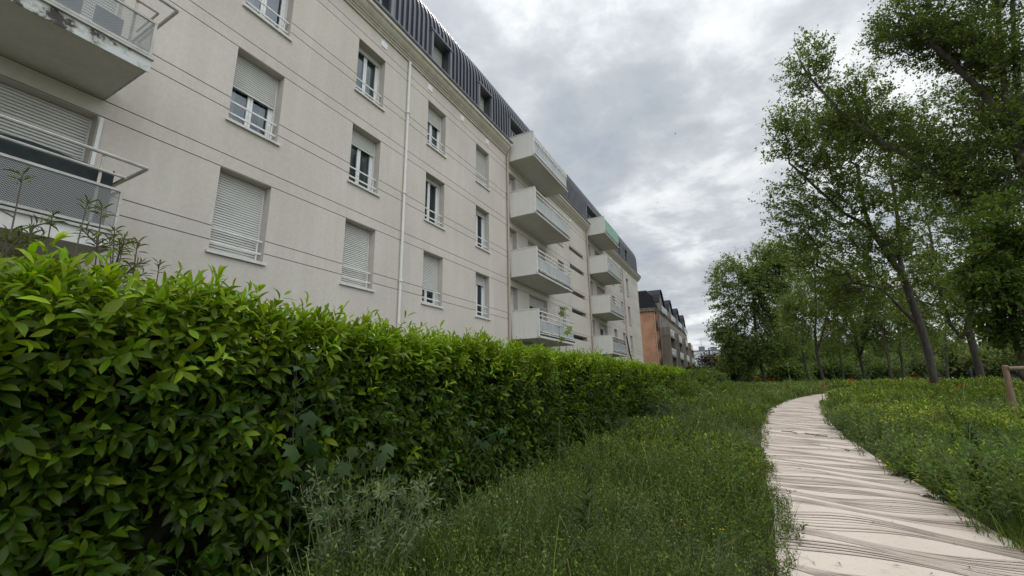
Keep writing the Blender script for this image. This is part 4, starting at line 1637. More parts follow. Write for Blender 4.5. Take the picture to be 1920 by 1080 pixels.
def tall_grass():
    """longer arching blades that stand over the rest"""
    x, y, r = scatter_polar(16000, 1.8, 45, 1.3)
    k = on_meadow(x, y, 0.02)
    x, y, r = x[k], y[k], r[k]
    n = len(x)
    h = (gheight(x, y) * 1.15 + .05) * np.exp(rng.normal(0.1, 0.3, n))
    az = rng.uniform(0, 6.28, n)
    lean = np.abs(rng.normal(0.35, 0.25, n))
    Dv = np.stack([np.cos(az) * lean, np.sin(az) * lean, np.ones(n)], 1)
    Nv = np.stack([np.cos(az), np.sin(az), np.zeros(n)], 1)
    w = 0.0042 * np.maximum(1, (r / 3.6) ** .75)
    c = rcol(n, (0.100, 0.132, 0.036), .35, .1) * np.where((x > 1.2)[:, None], 1.2, .85)  # hedge-side shade painted in: blades darker left of the path, lighter right
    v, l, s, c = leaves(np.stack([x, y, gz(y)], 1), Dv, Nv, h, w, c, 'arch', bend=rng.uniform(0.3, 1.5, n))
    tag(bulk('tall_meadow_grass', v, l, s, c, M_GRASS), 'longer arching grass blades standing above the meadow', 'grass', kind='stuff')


tall_grass()


def seedheads():
    """pale flowering grass stalks standing over the meadow"""
    n = 1300
    x, y, r = scatter_polar(n, 2.0, 26, 1.2)
    k = on_meadow(x, y, 0.15)
    x, y, r = x[k], y[k], r[k]
    n = len(x)
    h = gheight(x, y) * rng.uniform(1.1, 1.6, n)
    az = rng.uniform(0, 6.28, n)
    d = unit(np.stack([np.cos(az) * .22, np.sin(az) * .22, np.ones(n)], 1))
    P = np.stack([x, y, gz(y)], 1)
    Nv = np.stack([np.cos(az), np.sin(az), np.zeros(n)], 1)
    f = np.maximum(1, (r / 4) ** .75)
    c = rcol(n, (0.14, 0.16, 0.065), .2, .06)
    a = leaves(P, d, Nv, h, 0.0035 * f, c, 'blade', bend=1.0)
    tip = P + d * (h * .86)[:, None] + Nv * (h * .25)[:, None]
    b = leaves(tip, unit(d + Nv * .9), Nv, 0.085 * f ** .5, 0.0055 * f, rcol(n, (0.17, 0.175, 0.095), .25, .06), 'diamond')
    v, l, s, c = merge([a, b])
    tag(bulk('grass_seed_heads', v, l, s, c, M_GRASS), 'pale seeding grass stalks standing above the meadow', 'grass', kind='stuff')


seedheads()


# ------------------------------------------------------------------ trees
def skeleton(trunks, attract, seed, steps=.9):
    """trunks: list of polylines of points; attract: (n,3) crown points. Joins every crown point to the nearest wood below it."""
    rr = np.random.default_rng(seed)
    pts, par = [], []

    def add(p, q):
        pts.append(np.asarray(p, float)); par.append(q)
        return len(pts) - 1
    for ti, line in enumerate(trunks):
        line = [np.asarray(p, float) for p in line]
        if ti == 0:
            prev = add(line[0], -1)
        else:
            A = np.array(pts)
            prev = int(np.argmin(((A - line[0]) ** 2).sum(1)))
        for p in line[1:]:
            a = pts[prev]
            m = max(1, int(np.linalg.norm(p - a) / steps))
            for k in range(1, m + 1):
                q = a + (p - a) * k / m
                if k < m:
                    q = q + rr.normal(0, .03, 3)
                prev = add(q, prev)
    ntrunk = len(pts)
    A0 = np.array(pts)
    d0 = np.sqrt(((attract[:, None, :] - A0[None]) ** 2).sum(2)).min(1)
    tips = []
    low = A0[0, 2] + 0.12 * (attract[:, 2].max() - A0[0, 2])
    for i in np.argsort(d0):
        p = attract[i]
        A = np.array(pts)
        dv = p[None] - A
        dist = np.sqrt((dv ** 2).sum(1))
        slope = dv[:, 2] / np.maximum(dist, 1e-3)
        cost = dist * (1 + 0.55 * np.clip(0.25 - slope, 0, 2)) + (A[:, 2] < low) * 6.0
        j = int(np.argmin(cost))
        a = pts[j]
        L = np.linalg.norm(p - a)
        m = max(1, int(L / steps))
        prev = j
        for k in range(1, m + 1):
            t = k / m
            q = a + (p - a) * t
            q = q + np.array([0, 0, 0.10 * L * math.sin(math.pi * t)])
            if k < m:
                q = q + rr.normal(0, .05 * min(L, 2), 3)
            prev = add(q, prev)
        tips.append(prev)
    return np.array(pts), np.array(par), tips, ntrunk


def radii(par, tips_r, r0, expo=2.35):
    n = len(par)
    s = np.zeros(n)
    kids = np.zeros(n, int)
    for i in range(n):
        if par[i] >= 0:
            kids[par[i]] += 1
    order = range(n - 1, -1, -1)
    for i in order:
        if kids[i] == 0:
            s[i] += tips_r ** expo
        if par[i] >= 0:
            s[par[i]] += s[i]
    r = s ** (1 / expo)
    return r * (r0 / r[0]) ** np.clip((r / r[0]) ** .25, .0, 1)


def wood(pts, par, rad, name, parent, mat=None, rmin=0.0):
    v, f, off = [], [], 0
    for i in range(len(par)):
        j = par[i]
        if j < 0 or rad[i] < rmin:
            continue
        a, b = Vector(pts[j]), Vector(pts[i])
        d = b - a
        if d.length < 1e-4:
            continue
        ra = min(rad[j], rad[i] * 1.5)
        n = 10 if ra > .12 else (6 if ra > .03 else 4)
        d.normalize()
        b = b + d * rad[i] * .4
        u = d.orthogonal().normalized(); w = d.cross(u)
        for k in range(n):
            t = 2 * math.pi * k / n
            o = u * math.cos(t) + w * math.sin(t)
            v.append(a + o * ra); v.append(b + o * rad[i])
        for k in range(n):
            k2 = (k + 1) % n
            f += [off + 2 * k, off + 2 * k2, off + 2 * k2 + 1, off + 2 * k + 1]
        off += 2 * n
    v = np.array([tuple(q) for q in v])
    return bulk(name, v, np.array(f), np.full(len(f) // 4, 4), None, mat or M_BARK, parent, smooth=True)


def crown_points(blobs, rr):
    out = []
    for (c, rad, n) in blobs:
        c = np.asarray(c, float)
        k = 0
        got = 0
        while got < n and k < n * 30:
            k += 1
            p = rr.normal(0, 1, 3)
            p /= np.linalg.norm(p)
            p = p * rr.random() ** (1 / 2.4)
            q = c + p * np.asarray(rad)
            nz_ = vnoise(q[0] * .55 + q[2] * .31, q[1] * .55 - q[2] * .47, 91)
            if nz_ < 0.36 and rr.random() < .8:
                continue
            out.append(q); got += 1
    return np.array(out)


def foliage(pts, par, tips, rr, per, leafL, leafW, col, droop, tw, kind='diamond', ntw=5, core=(0, 0, 0)):
    """leaves along short twigs at the branch ends"""
    T = np.array(tips)
    p = pts[T]
    pd = unit(pts[T] - pts[par[T]])
    P, Dv, C = [], [], []
    out = unit(p - np.asarray(core)[None])
    pd = unit(pd * .55 + out * .75 + np.array([0, 0, .12]))
    twigs = []
    for q in range(ntw):
        d = unit(pd + rr.normal(0, .42, p.shape) + np.array([0, 0, -droop]))
        ln = tw * rr.uniform(.5, 1.55, len(p))
        twigs.append((p, p + d * ln[:, None]))
        m = max(1, per // ntw)
        t = rr.uniform(.08, 1.08, (len(p), m))
        pos = p[:, None, :] + d[:, None, :] * (ln[:, None] * t)[..., None] + rr.normal(0, .055 * tw, (len(p), m, 3))
        pos[..., 2] -= droop * .25 * tw * t ** 2
        ld = unit(d[:, None, :] * .6 + rr.normal(0, .75, (len(p), m, 3)) + np.array([0, 0, -.35]))
        P.append(pos.reshape(-1, 3)); Dv.append(ld.reshape(-1, 3))
    P = np.concatenate(P); Dv = np.concatenate(Dv)
    n = len(P)
    Nv = rr.normal(0, .7, (n, 3)) + np.array([0, 0, 1.0])
    size = np.exp(rr.normal(0, .22, n))
    clump = 0.8 + .4 * vnoise(P[:, 0] * .8 + P[:, 2] * .5, P[:, 1] * .8 + P[:, 2] * .3, 95)
    c = rcol(n, col, .22, .10) * clump[:, None]
    return leaves(P, Dv, Nv, leafL * size, leafW * size, c, kind, bend=1.0), twigs


def tree(name, label, trunks, r0, blobs, leafL, per, col, seed, group=None, droop=.25, tw=.8, asp=.62, cat='tree', kind='diamond', steps=.9, tipr=.012, bark=None):
    rr = np.random.default_rng(seed)
    att = crown_points(blobs, rr)
    pts, par, tips, nt = skeleton(trunks, att, seed, steps)
    rad = radii(par, tipr, r0)
    base = Vector(pts[0])
    root = empty(name, base, label, cat, group)
    # flare the foot
    wood(pts, par, rad, 'trunk', root, bark)
    fol, twigs = foliage(pts, par, tips, rr, per, leafL, leafL * asp, col, droop, tw, kind, core=trunks[0][-1])
    v, l, s, c = fol
    bulk('crown', v, l, s, c, M_LEAF, root)
    m = MB()
    for A, B in twigs[:3]:
        for a, b in zip(A, B):
            m.tube(a, b, tipr * .55, tipr * .25, 3, caps=False)
    obj('twigs', m, bark or M_TWIG, root)
    return root


def line(L, Y, y_end=None):
    """picture polyline -> points at depth Y (drifting to y_end)"""
    n = len(L)
    return [at(px, py, Y + ((y_end if y_end is not None else Y) - Y) * k / max(1, n - 1)) for k, (px, py) in enumerate(L)]


def blob(px, py, Y, rpx, rpy, n, ry=None):
    n = int(n * 1.4)
    c = at(px, py, Y)
    ex = (at(px + 10, py, Y) - c).length / 10
    ez = (at(px, py + 10, Y) - c).length / 10
    return (c, (rpx * ex, ry or rpx * ex * .9, rpy * ez), n)


def grounded(L):
    L[0].z = float(gz(L[0].y)) - .15
    return L


G_TREE = (0.108, 0.138, 0.032)
# 1: the big leaning tree behind the path bend
Y1t = 33
t = grounded(line([(1757, 735), (1742, 670), (1725, 610), (1708, 560), (1690, 510)], Y1t))
tree('leaning_tree', 'large tree with leaning trunk and forked limbs right of the path bend',
     [t, [t[-1]] + line([(1670, 487), (1650, 455), (1633, 430), (1620, 390), (1612, 355), (1608, 310)], 33, 32),
      [at(1633, 430, 32.6)] + line([(1605, 412), (1581, 399), (1530, 352), (1480, 306)], 32.2, 30.5),
      [t[-1]] + line([(1690, 461), (1683, 410), (1672, 337), (1665, 250)], 33.5, 35),
      [t[2]] + line([(1690, 580), (1650, 540), (1600, 530)], 33, 31)], .20,
     [blob(1500, 270, 31, 55, 75, 60), blob(1500, 400, 31, 55, 80, 40), blob(1560, 330, 32, 70, 120, 80), blob(1610, 230, 32.5, 70, 100, 75), blob(1640, 400, 33, 90, 110, 90),
      blob(1700, 300, 35, 90, 120, 90), blob(1540, 470, 31.5, 85, 60, 40), blob(1600, 540, 32, 80, 50, 50), blob(1700, 500, 34, 80, 90, 60)],
     .15, 66, G_TREE, 101, 'big park trees', tw=1.0, droop=.1)

# 2: the forked tree to its right
t = grounded(line([(1843, 723), (1833, 680), (1822, 640), (1815, 615)], 45))
tree('forked_tree', 'large tree with trunk forking low, just left of the stake frame',
     [t, [t[-1]] + line([(1804, 633), (1782, 609), (1768, 570), (1755, 500), (1740, 420)], 45, 46),
      [t[-1]] + line([(1823, 560), (1828, 480), (1835, 380), (1840, 260)], 45, 46)], .235,
     [blob(1760, 470, 46, 80, 90, 90), blob(1840, 400, 46, 90, 120, 110), blob(1840, 220, 47, 90, 110, 80), blob(1740, 330, 46, 70, 100, 50), blob(1830, 560, 44, 90, 45, 55), blob(1730, 590, 45, 50, 40, 25)],
     .175, 66, (0.105, 0.135, 0.032), 102, 'big park trees', tw=1.1, droop=.1)

# 3: the tall tree at the right edge whose long limb reaches left over the meadow
b = at(1985, 735, 25); b.z = float(gz(25)) - .15
t = [b, at(1975, 600, 25), at(1955, 450, 25), at(1925, 330, 25), at(1912, 280, 25)]
tree('tall_tree', 'tallest tree at the right edge with a long limb stretching out to the left',
     [t, [t[2]] + line([(1900, 440), (1841, 399), (1773, 337), (1706, 293), (1638, 257), (1571, 207), (1514, 140), (1488, 88)], 25, 26.5),
      [t[3]] + line([(1895, 240), (1885, 180), (1875, 90), (1870, -40), (1850, -160)], 25, 25),
      [t[-1]] + line([(1910, 180), (1900, 60), (1895, -80), (1900, -250)], 25, 24.5),
      [at(1900, 240, 25)] + line([(1840, 170), (1780, 110), (1720, 60)], 25, 24)], .26,
     [blob(1525, 130, 26.5, 45, 62, 42), blob(1590, 210, 26.3, 60, 55, 50), blob(1670, 230, 26, 70, 60, 50), blob(1760, 300, 25.5, 80, 70, 60),
      blob(1690, 70, 24.5, 55, 50, 45), blob(1770, 60, 24.5, 75, 70, 80), blob(1850, 130, 25, 90, 100, 130), blob(1900, -60, 25, 130, 110, 120), blob(1740, -40, 24.5, 75, 50, 45),
      blob(1930, 250, 25, 100, 100, 110), blob(1850, 330, 25, 70, 70, 60)],
     .125, 66, (0.096, 0.126, 0.030), 103, 'big park trees', tw=.9, droop=.1)

# 4: the young dark leaved tree held by the stakes
b = Vector((8.55, 19.6, float(gz(19.6)) - .05))
t = [b, at(1914, 700, 19.6), at(1904, 640, 19.6), at(1896, 560, 19.6), at(1890, 480, 19.6), at(1888, 400, 19.6)]
tree('young_tree', 'young dense dark leaved tree tied to the timber stake frame',
     [t], .10, [blob(1885, 430, 19.4, 75, 75, 90), blob(1880, 540, 19.2, 85, 70, 100), blob(1940, 520, 19.8, 100, 110, 90), blob(1850, 500, 19.2, 50, 70, 45), blob(1890, 610, 19.3, 50, 35, 30)],
     .15, 40, (0.074, 0.106, 0.018), 104, None, tw=.42, asp=.42, droop=.55, kind='diamond', steps=.4, tipr=.006)

# 5: the dense group left of the path bend and the smaller trees behind
small = [
    ('park_tree', 'broad dense tree with low hanging crown, leftmost of the park trees', 60, [(1437, 723), (1428, 690), (1420, 660), (1415, 600), (1412, 540)], .36,
     [(1380, 545, 48, 65, 60), (1440, 520, 50, 62, 70), (1400, 620, 55, 50, 65), (1440, 645, 55, 30, 45), (1365, 610, 25, 40, 25), (1450, 490, 40, 35, 30), (1420, 570, 60, 60, 60), (1385, 665, 40, 25, 30)], .25, (0.048, 0.080, 0.028)),
    ('park_tree', 'slim tree with bent trunk just behind the path bend', 49, [(1548, 725), (1538, 690), (1531, 660), (1528, 620), (1530, 560), (1528, 500)], .22,
     [(1530, 540, 55, 60, 70), (1500, 590, 40, 45, 35), (1560, 590, 40, 50, 35), (1520, 480, 40, 35, 25)], .20, (0.052, 0.086, 0.028)),
    ('park_tree', 'thin twin stemmed tree second from the left behind the path bend', 67, [(1520, 720), (1511, 690), (1505, 655), (1503, 600)], .22,
     [(1500, 560, 45, 60, 55), (1485, 620, 35, 40, 35)], .24, (0.045, 0.078, 0.026)),
    ('park_tree', 'slender tree half hidden behind the bent trunk group', 84, [(1499, 718), (1493, 690), (1492, 650), (1490, 610)], .26,
     [(1480, 590, 45, 50, 50), (1500, 640, 30, 30, 25)], .30, (0.050, 0.085, 0.028)),
    ('park_tree', 'tree with dark ivy topped trunk in the middle of the meadow background', 75, [(1583, 719), (1577, 680), (1574, 650), (1570, 600)], .24,
     [(1580, 580, 50, 55, 60), (1560, 640, 35, 25, 25), (1590, 520, 40, 40, 30)], .26, (0.044, 0.072, 0.026)),
    ('park_tree', 'tree with vase shaped twin stems left of the leaning pole', 53, [(1625, 724), (1618, 695), (1612, 670), (1603, 630), (1598, 590)], .24,
     [(1610, 560, 50, 60, 60), (1640, 620, 45, 45, 45), (1590, 630, 35, 35, 30)], .21, (0.045, 0.075, 0.026)),
    ('park_tree', 'background tree between the leaning pole and the leaning trunk', 68, [(1700, 722), (1694, 700), (1688, 660), (1684, 610)], .26,
     [(1680, 610, 55, 55, 55), (1660, 560, 45, 50, 40), (1720, 600, 40, 50, 35)], .26, (0.046, 0.076, 0.027)),
    ('park_tree', 'background tree seen between the leaning trunk and the forked tree', 88, [(1778, 712), (1775, 690), (1774, 660), (1772, 600)], .28,
     [(1775, 620, 55, 45, 50), (1790, 560, 45, 50, 40)], .30, (0.055, 0.088, 0.034)),
]
for i, (nm, lb, Y, tl, r0, bl, ll, colr) in enumerate(small):
    t = grounded(line(tl, Y))
    extra = []
    if i in (1, 2, 5):
        px, py = tl[2]
        extra = [[t[2]] + line([(px + 10, py - 30), (px + 22, py - 80), (px + 28, py - 130)], Y, Y)]
    tree(nm, lb, [t] + extra, r0 * .55, [blob(a, b_, Y, c, d, int(n * (2.0 if i == 0 else 1.15))) for a, b_, c, d, n in bl], ll * .85, 60, tuple(q * w_ for q, w_ in zip(colr, (3.0, 2.3, 2.1) if i == 0 else (2.7, 2.05, 1.8))), 200 + i, 'smaller trees across the meadow', tw=1.1, steps=1.2, tipr=.016)

# a bare leaning young stem
b = at(1677, 731, 35); b.z = float(gz(35))
root = empty('dead_sapling', b, 'bare thin leaning stem standing left of the big leaning trunk', 'sapling')
m = MB()
pts_ = [b, at(1670, 700, 35), at(1661, 655, 35), at(1654, 620, 35)]
for q, (a, c) in enumerate(zip(pts_[:-1], pts_[1:])):
    m.tube(a, c, .085 - .015 * q, .07 - .015 * q, 7)
obj('trunk', m, M_BARK, root)
m = MB()
for (a, bq) in (((1661, 655), (1678, 640)), ((1654, 620), (1640, 608)), ((1654, 620), (1664, 603)), ((1666, 680), (1688, 668))):
    m.tube(at(*a, 35), at(*bq, 35), .025, .012, 5)
obj('twigs', m, M_BARK, root)


# ------------------------------------------------------------------ shrubs
def shrub(name, label, c, rad, n, leafL, col, seed, group=None, cat='shrub', asp=.6):
    """rounded shrub: stems and a cloud of leaves in uneven clumps"""
    rr = np.random.default_rng(seed)
    c = np.asarray(c, float); rad = np.asarray(rad, float)
    base = Vector((c[0], c[1], float(gz(c[1]))))
    root = empty(name, base, label, cat, group)
    nc = 34
    d = unit(rr.normal(0, 1, (nc, 3)))
    d[:, 2] = np.abs(d[:, 2]) * 1.1 - .25
    cl = c + d * rad * rr.uniform(.45, .95, (nc, 1))
    k = rr.integers(0, nc, n)
    P = cl[k] + rr.normal(0, .24, (n, 3)) * rad * np.array([1, 1, .9])
    P[:, 2] = np.maximum(P[:, 2], gz(P[:, 1]) + .05)
    Dv = unit(P - c + rr.normal(0, .6, (n, 3)) * rad.mean())
    Nv = rr.normal(0, .6, (n, 3)) + np.array([0, 0, 1])
    cc = rcol(n, col, .22, .10) * (0.82 + .36 * rr.random(nc))[k][:, None]
    size = np.exp(rr.normal(0, .2, n))
    v, l, s, q = leaves(P, Dv, Nv, leafL * size, leafL * asp * size, cc)
    bulk('foliage', v, l, s, q, M_LEAF, root)
    m = MB()
    for j in range(0, nc, 2):
        m.tube(base, Vector(cl[j]), .03 * rad.mean() ** .5, .012, 4, caps=False)
    obj('stems', m, M_TWIG, root)
    return root


def shrub_px(label, px, py, Y, rpx, rpy, n, leafL, col, seed, name='shrub', group='shrubs behind the meadow', asp=.6, cat='shrub'):
    (c, rad, _) = blob(px, py, Y, rpx * 1.35, rpy * 1.3, 0)
    return shrub(name, label, c, rad, n, leafL, col, seed, group, cat, asp)


shrub_px('purple leaved plum bush beside the street lamp', 1340, 686, 76, 27, 19, 5000, .22, (0.030, 0.018, 0.020), 301, 'purple_bush', None)
shrub_px('pale green low shrub in front of the purple bush', 1322, 702, 66, 16, 12, 2600, .18, (0.060, 0.085, 0.035), 302)
shrub_px('dark green shrub between the purple bush and the leftmost park tree', 1386, 688, 72, 20, 24, 3800, .24, (0.040, 0.068, 0.022), 303)
bgs = [(1364, 702, 74, 16, 12, (.05, .075, .026)), (1300, 704, 80, 14, 10, (.04, .06, .022)), (1470, 700, 82, 30, 20, (.062, .10, .030)), (1512, 668, 105, 36, 34, (.058, .095, .030)), (1465, 660, 108, 40, 36, (.050, .085, .028)),
       (1560, 700, 92, 36, 20, (.040, .070, .022)), (1600, 690, 100, 34, 26, (.055, .090, .030)), (1648, 702, 96, 34, 16, (.036, .062, .021)), (1640, 672, 118, 42, 32, (.052, .085, .030)),
       (1705, 690, 110, 40, 22, (.060, .092, .034)), (1745, 675, 125, 40, 32, (.064, .096, .036)), (1795, 680, 118, 36, 28, (.062, .092, .036)), (1850, 682, 112, 34, 26, (.070, .098, .040)),
       (1900, 688, 108, 36, 22, (.060, .088, .034)), (1945, 680, 112, 36, 30, (.060, .092, .034)), (1418, 678, 112, 26, 24, (.046, .078, .026))]
bl_ = ['small round green shrub just right of the purple bush', 'low round shrub left of the purple bush, below the warehouse', 'bright light green shrub around the pale grey post', 'tall light green bush behind the twin stemmed trees', 'tall green bush behind the leftmost park tree',
       'dark low shrub right of the bent trunk', 'mid green shrub behind the ivy topped tree', 'darkest low shrub left of the leaning pole', 'tall bush behind the bare leaning stem', 'olive shrub just left of the big leaning trunk',
       'tall olive bush right of the big leaning trunk', 'olive bush behind the walking person', 'pale olive bush behind the forked trunk', 'low olive bush behind the stake frame', 'bush at the far right edge of the meadow', 'tall bush behind the left side of the leftmost park tree']
for i, (px, py, Y, a, b_, c) in enumerate(bgs):
    shrub_px(bl_[i], px, py, Y, a, b_, 6500, .40, (c[0] * 1.75, c[1] * 1.45, c[2] * 1.6), 320 + i)

def treeline():
    rr = np.random.default_rng(77)
    n = 90000
    a = rr.uniform(R(-0.8), R(42), n)
    rad = rr.uniform(125, 165, n)
    x, y = np.sin(a) * rad, np.cos(a) * rad
    top = np.clip((a - R(-0.8)) / R(3), .25, 1) * (5.5 + 5.0 * vnoise(a * 30, a * 0, 5)) + 2.5 * vnoise(a * 110, a * 0 + 2, 6)
    z = gz(y) + rr.random(n) ** .8 * top
    P = np.stack([x, y, z], 1)
    c = rcol(n, (0.095, 0.13, 0.05), .22, .1) * (0.7 + .6 * vnoise(a * 60, z * .5, 8))[:, None]
    v, l, s, c = leaves(P, rr.normal(0, 1, (n, 3)), rr.normal(0, .7, (n, 3)) + np.array([0, -.4, 1]), .75, .5, c)
    tag(bulk('far_woodland', v, l, s, c, M_LEAF), 'far band of green trees closing the park behind the shrubs', 'woodland', kind='stuff')


treeline()

# elder and other shrubs pushing out of the far hedge foot
shrub('shrub', 'leafy grey green elder bush at the hedge foot near the hedge gap', (-2.95, 17.6, .75), (.75, 1.6, .75), 5200, .10, (0.075, 0.115, 0.026), 360, 'bushes along the hedge foot')
shrub('shrub', 'light green bush in front of the far hedge section', (-2.75, 24.5, 1.0), (.9, 2.2, .8), 5200, .13, (0.085, 0.125, 0.024), 361, 'bushes along the hedge foot')
shrub('shrub', 'tall loose bush at the far end of the hedge', (-2.7, 33.5, 1.5), (1.1, 3.0, .95), 5200, .17, (0.080, 0.118, 0.028), 362, 'bushes along the hedge foot')
shrub('shrub', 'small pale bush beyond the end of the hedge', (-2.2, 45.5, 1.7), (1.1, 2.0, .8), 2600, .19, (0.070, 0.11, 0.040), 363, 'bushes along the hedge foot')


# ------------------------------------------------------------------ single plants
def plant(name, label, base, stems, group=None, cat='plant', mat=None, flowers=None):
    """stems: list of (points, leaf list[(P,D,N,L,W,col,kind)])"""
    root = empty(name, base, label, cat, group)
    m = MB()
    for pts_, r in stems:
        for q, (a, c) in enumerate(zip(pts_[:-1], pts_[1:])):
            f = 1 - .7 * q / max(1, len(pts_) - 1)
            m.tube(a, c, r * f, r * (f - .15), 5, caps=False)
    obj('stem', m, mat or M_STEM, root)
    return root


def bend_stem(base, top, sag, n=5):
    base, top = Vector(base), Vector(top)
    out = []
    for k in range(n + 1):
        t = k / n
        out.append(base.lerp(top, t) + Vector(sag) * math.sin(math.pi * t * .5) * (1 - t) * 2)
    return out


def oleander(label, bx, by, tops, seed):
    rr = np.random.default_rng(seed)
    base = Vector((bx, by, 0))
    stems = [(bend_stem(base + Vector((rr.normal(0, .1), rr.normal(0, .1), 0)), tp, (rr.normal(0, .1), rr.normal(0, .1), 0)), .016) for tp in tops]
    # side twigs
    extra, ends = [], []
    for pts_, r in stems:
        ends.append((pts_[-1], (pts_[-1] - pts_[-2]).normalized()))
        for q in range(3):
            a = pts_[-2].lerp(pts_[-1], rr.uniform(-.6, .6))
            d = Vector((rr.normal(0, .6), rr.normal(0, .6), rr.uniform(.3, .9))).normalized()
            e = a + d * rr.uniform(.18, .4)
            extra.append(([a, e], .008)); ends.append((e, d))
    root = plant('oleander', label, base, stems + extra, 'oleanders behind the hedge', 'shrub', M_TWIG)
    B = np.array([tuple(e[0] - e[1] * .16) for e in ends]); Dd = np.array([tuple(e[1]) for e in ends])
    v, l, s, c = shoots(B, Dd, np.full(len(B), .14), 11, .10, .016, lambda S, t: rcol(S, (0.125, 0.145, 0.040), .25, .12), 'leaf', spread=.9)
    bulk('foliage', v, l, s, c, M_WEED, root)


def xpt(px, py, X):
    d = CF + CR * ((px - 960) / FPX) - CU * ((py - 540) / FPX)
    return EYE + d * (X / d.x)


oleander('thin oleander bush with bare stems in front of the near lower balcony', -5.6, 1.35, [xpt(45, 320, -5.6), xpt(100, 395, -5.5), xpt(165, 375, -5.7), xpt(60, 425, -5.3), xpt(20, 430, -5.4)], 401)
oleander('bushier oleander beside the outer corner of the near lower balcony', -5.6, 2.0, [xpt(192, 385, -5.7), xpt(215, 425, -5.5), xpt(235, 440, -5.6), xpt(258, 452, -5.4), xpt(300, 490, -5.4), xpt(205, 445, -5.5), xpt(225, 455, -5.7), xpt(180, 440, -5.6)], 402)


def palmplant(name, label, base, pts_list, size, seed, group='sycamore seedlings in the hedge', col=(0.026, 0.052, 0.014), cat='sapling', toward=(1, -.6, .25)):
    """lobed leaf climber or sapling: leaves held on thin stalks at given points"""
    rr = np.random.default_rng(seed)
    base = Vector((sum(q.x for q in pts_list) / len(pts_list) - .15, sum(q.y for q in pts_list) / len(pts_list), base[2]))
    stems, P = [], []
    top = max(pts_list, key=lambda q: q.z) + Vector((-.12, 0, 0))
    main = bend_stem(base, top, (0, 0, 0), 8)
    stems.append((main, .007))
    for q in pts_list:
        a = min(main, key=lambda w: (w - q).length + (0.3 if w.z > q.z else 0))
        stems.append(([a, a.lerp(q, .5) + Vector((-.05, 0, .05)), q], .0028))
    root = plant(name, label, base, stems, group, cat, M_DSTEM)
    P = np.array([tuple(q) for q in pts_list])
    n = len(P)
    Dv = unit(np.stack([rr.normal(.4, .4, n), rr.normal(-.1, .5, n), rr.normal(-.45, .3, n)], 1))
    Nv = np.array(toward)[None] + rr.normal(0, .6, (n, 3)) + np.array([0, 0, .7])
    L = size * rr.uniform(.6, 1.15, n)
    v, l, s, c = leaves(P, Dv, Nv, L, L * .95, rcol(n, col, .2, .08), 'palm', bend=1.3)
    bulk('foliage', v, l, s, c, M_WEED, root, smooth=False)
    return root


def pts_px(L, X, j=.08, seed=1):
    r = random.Random(seed)
    return [xpt(a, b, X + r.uniform(-j, j)) for a, b in L]


palmplant('sycamore_seedling', 'large lobed leaf sycamore shoot growing through the near hedge face', (-3.1, 3.75, 0),
          pts_px([(575, 670), (600, 700), (560, 690), (625, 710), (575, 775), (610, 805), (560, 800), (590, 830), (545, 835), (600, 860), (570, 885), (615, 890), (585, 915), (545, 905), (640, 930), (600, 950), (565, 745), (632, 760)], -3.08, .1, 5), .145, 411)
palmplant('sycamore_seedling', 'lobed leaf sycamore shoot behind the grey mugwort clump', (-3.0, 4.5, 0),
          pts_px([(660, 840), (690, 830), (715, 850), (740, 875), (700, 870), (675, 880), (730, 900), (755, 920), (765, 950), (745, 940), (720, 835), (650, 870)], -2.98, .1, 6), .14, 412, col=(0.040, 0.064, 0.022))
palmplant('sycamore_seedling', 'small lobed leaf shoot low on the hedge face in mid distance', (-3.05, 6.6, 0),
          pts_px([(905, 800), (925, 815), (945, 805), (915, 830), (935, 840), (950, 825), (895, 820), (880, 790)], -3.02, .1, 7), .15, 413)
palmplant('grape_vine', 'yellowish vine shoot rising above the hedge before the lowest balcony', (-3.7, 8.7, 1.9),
          pts_px([(1052, 612), (1068, 612), (1060, 622), (1050, 585), (1062, 590), (1056, 575), (1047, 640), (1062, 650), (1055, 632)], -3.7, .05, 8), .17, 414, None, (0.12, 0.16, 0.03), 'vine')
palmplant('grape_vine', 'short vine shoot on the hedge top left of the taller one', (-3.7, 8.1, 1.9),
          pts_px([(1012, 632), (1024, 640), (1008, 645), (1018, 622), (1028, 652)], -3.7, .05, 9), .14, 415, None, (0.10, 0.15, 0.03), 'vine')


def mugwort(label, cx, cy, rad, h, n, seed, col, leafL=.055):
    rr = np.random.default_rng(seed)
    base = Vector((cx, cy, 0))
    stems, B, Dd, Ln = [], [], [], []
    for k in range(n):
        a, q = rr.uniform(0, 6.28), rad * rr.random() ** .5
        b0 = base + Vector((q * math.cos(a), q * math.sin(a), 0))
        tp = b0 + Vector((math.cos(a) * .2 + rr.normal(0, .08), math.sin(a) * .2 + rr.normal(0, .08), h * rr.uniform(.6, 1.1)))
        stems.append(([b0, b0.lerp(tp, .5) + Vector((0, 0, .03)), tp], .006))
        B.append(tuple(b0)); Dd.append(tuple((tp - b0).normalized())); Ln.append((tp - b0).length)
        for j in range(4):
            t = rr.uniform(.35, .95)
            s0 = b0.lerp(tp, t)
            d = Vector((rr.normal(0, 1), rr.normal(0, 1), .6)).normalized()
            B.append(tuple(s0)); Dd.append(tuple(d)); Ln.append(.22 * rr.uniform(.5, 1.2))
    root = plant('mugwort', label, base, stems, 'grey green mugwort clumps', 'plant', M_STEM)
    v, l, s, c = shoots(np.array(B), np.array(Dd), np.array(Ln), 16, leafL, leafL * .3, lambda S, t: rcol(S, col, .2, .07), 'diamond', spread=1.0)
    bulk('foliage', v, l, s, c, M_WEED, root)


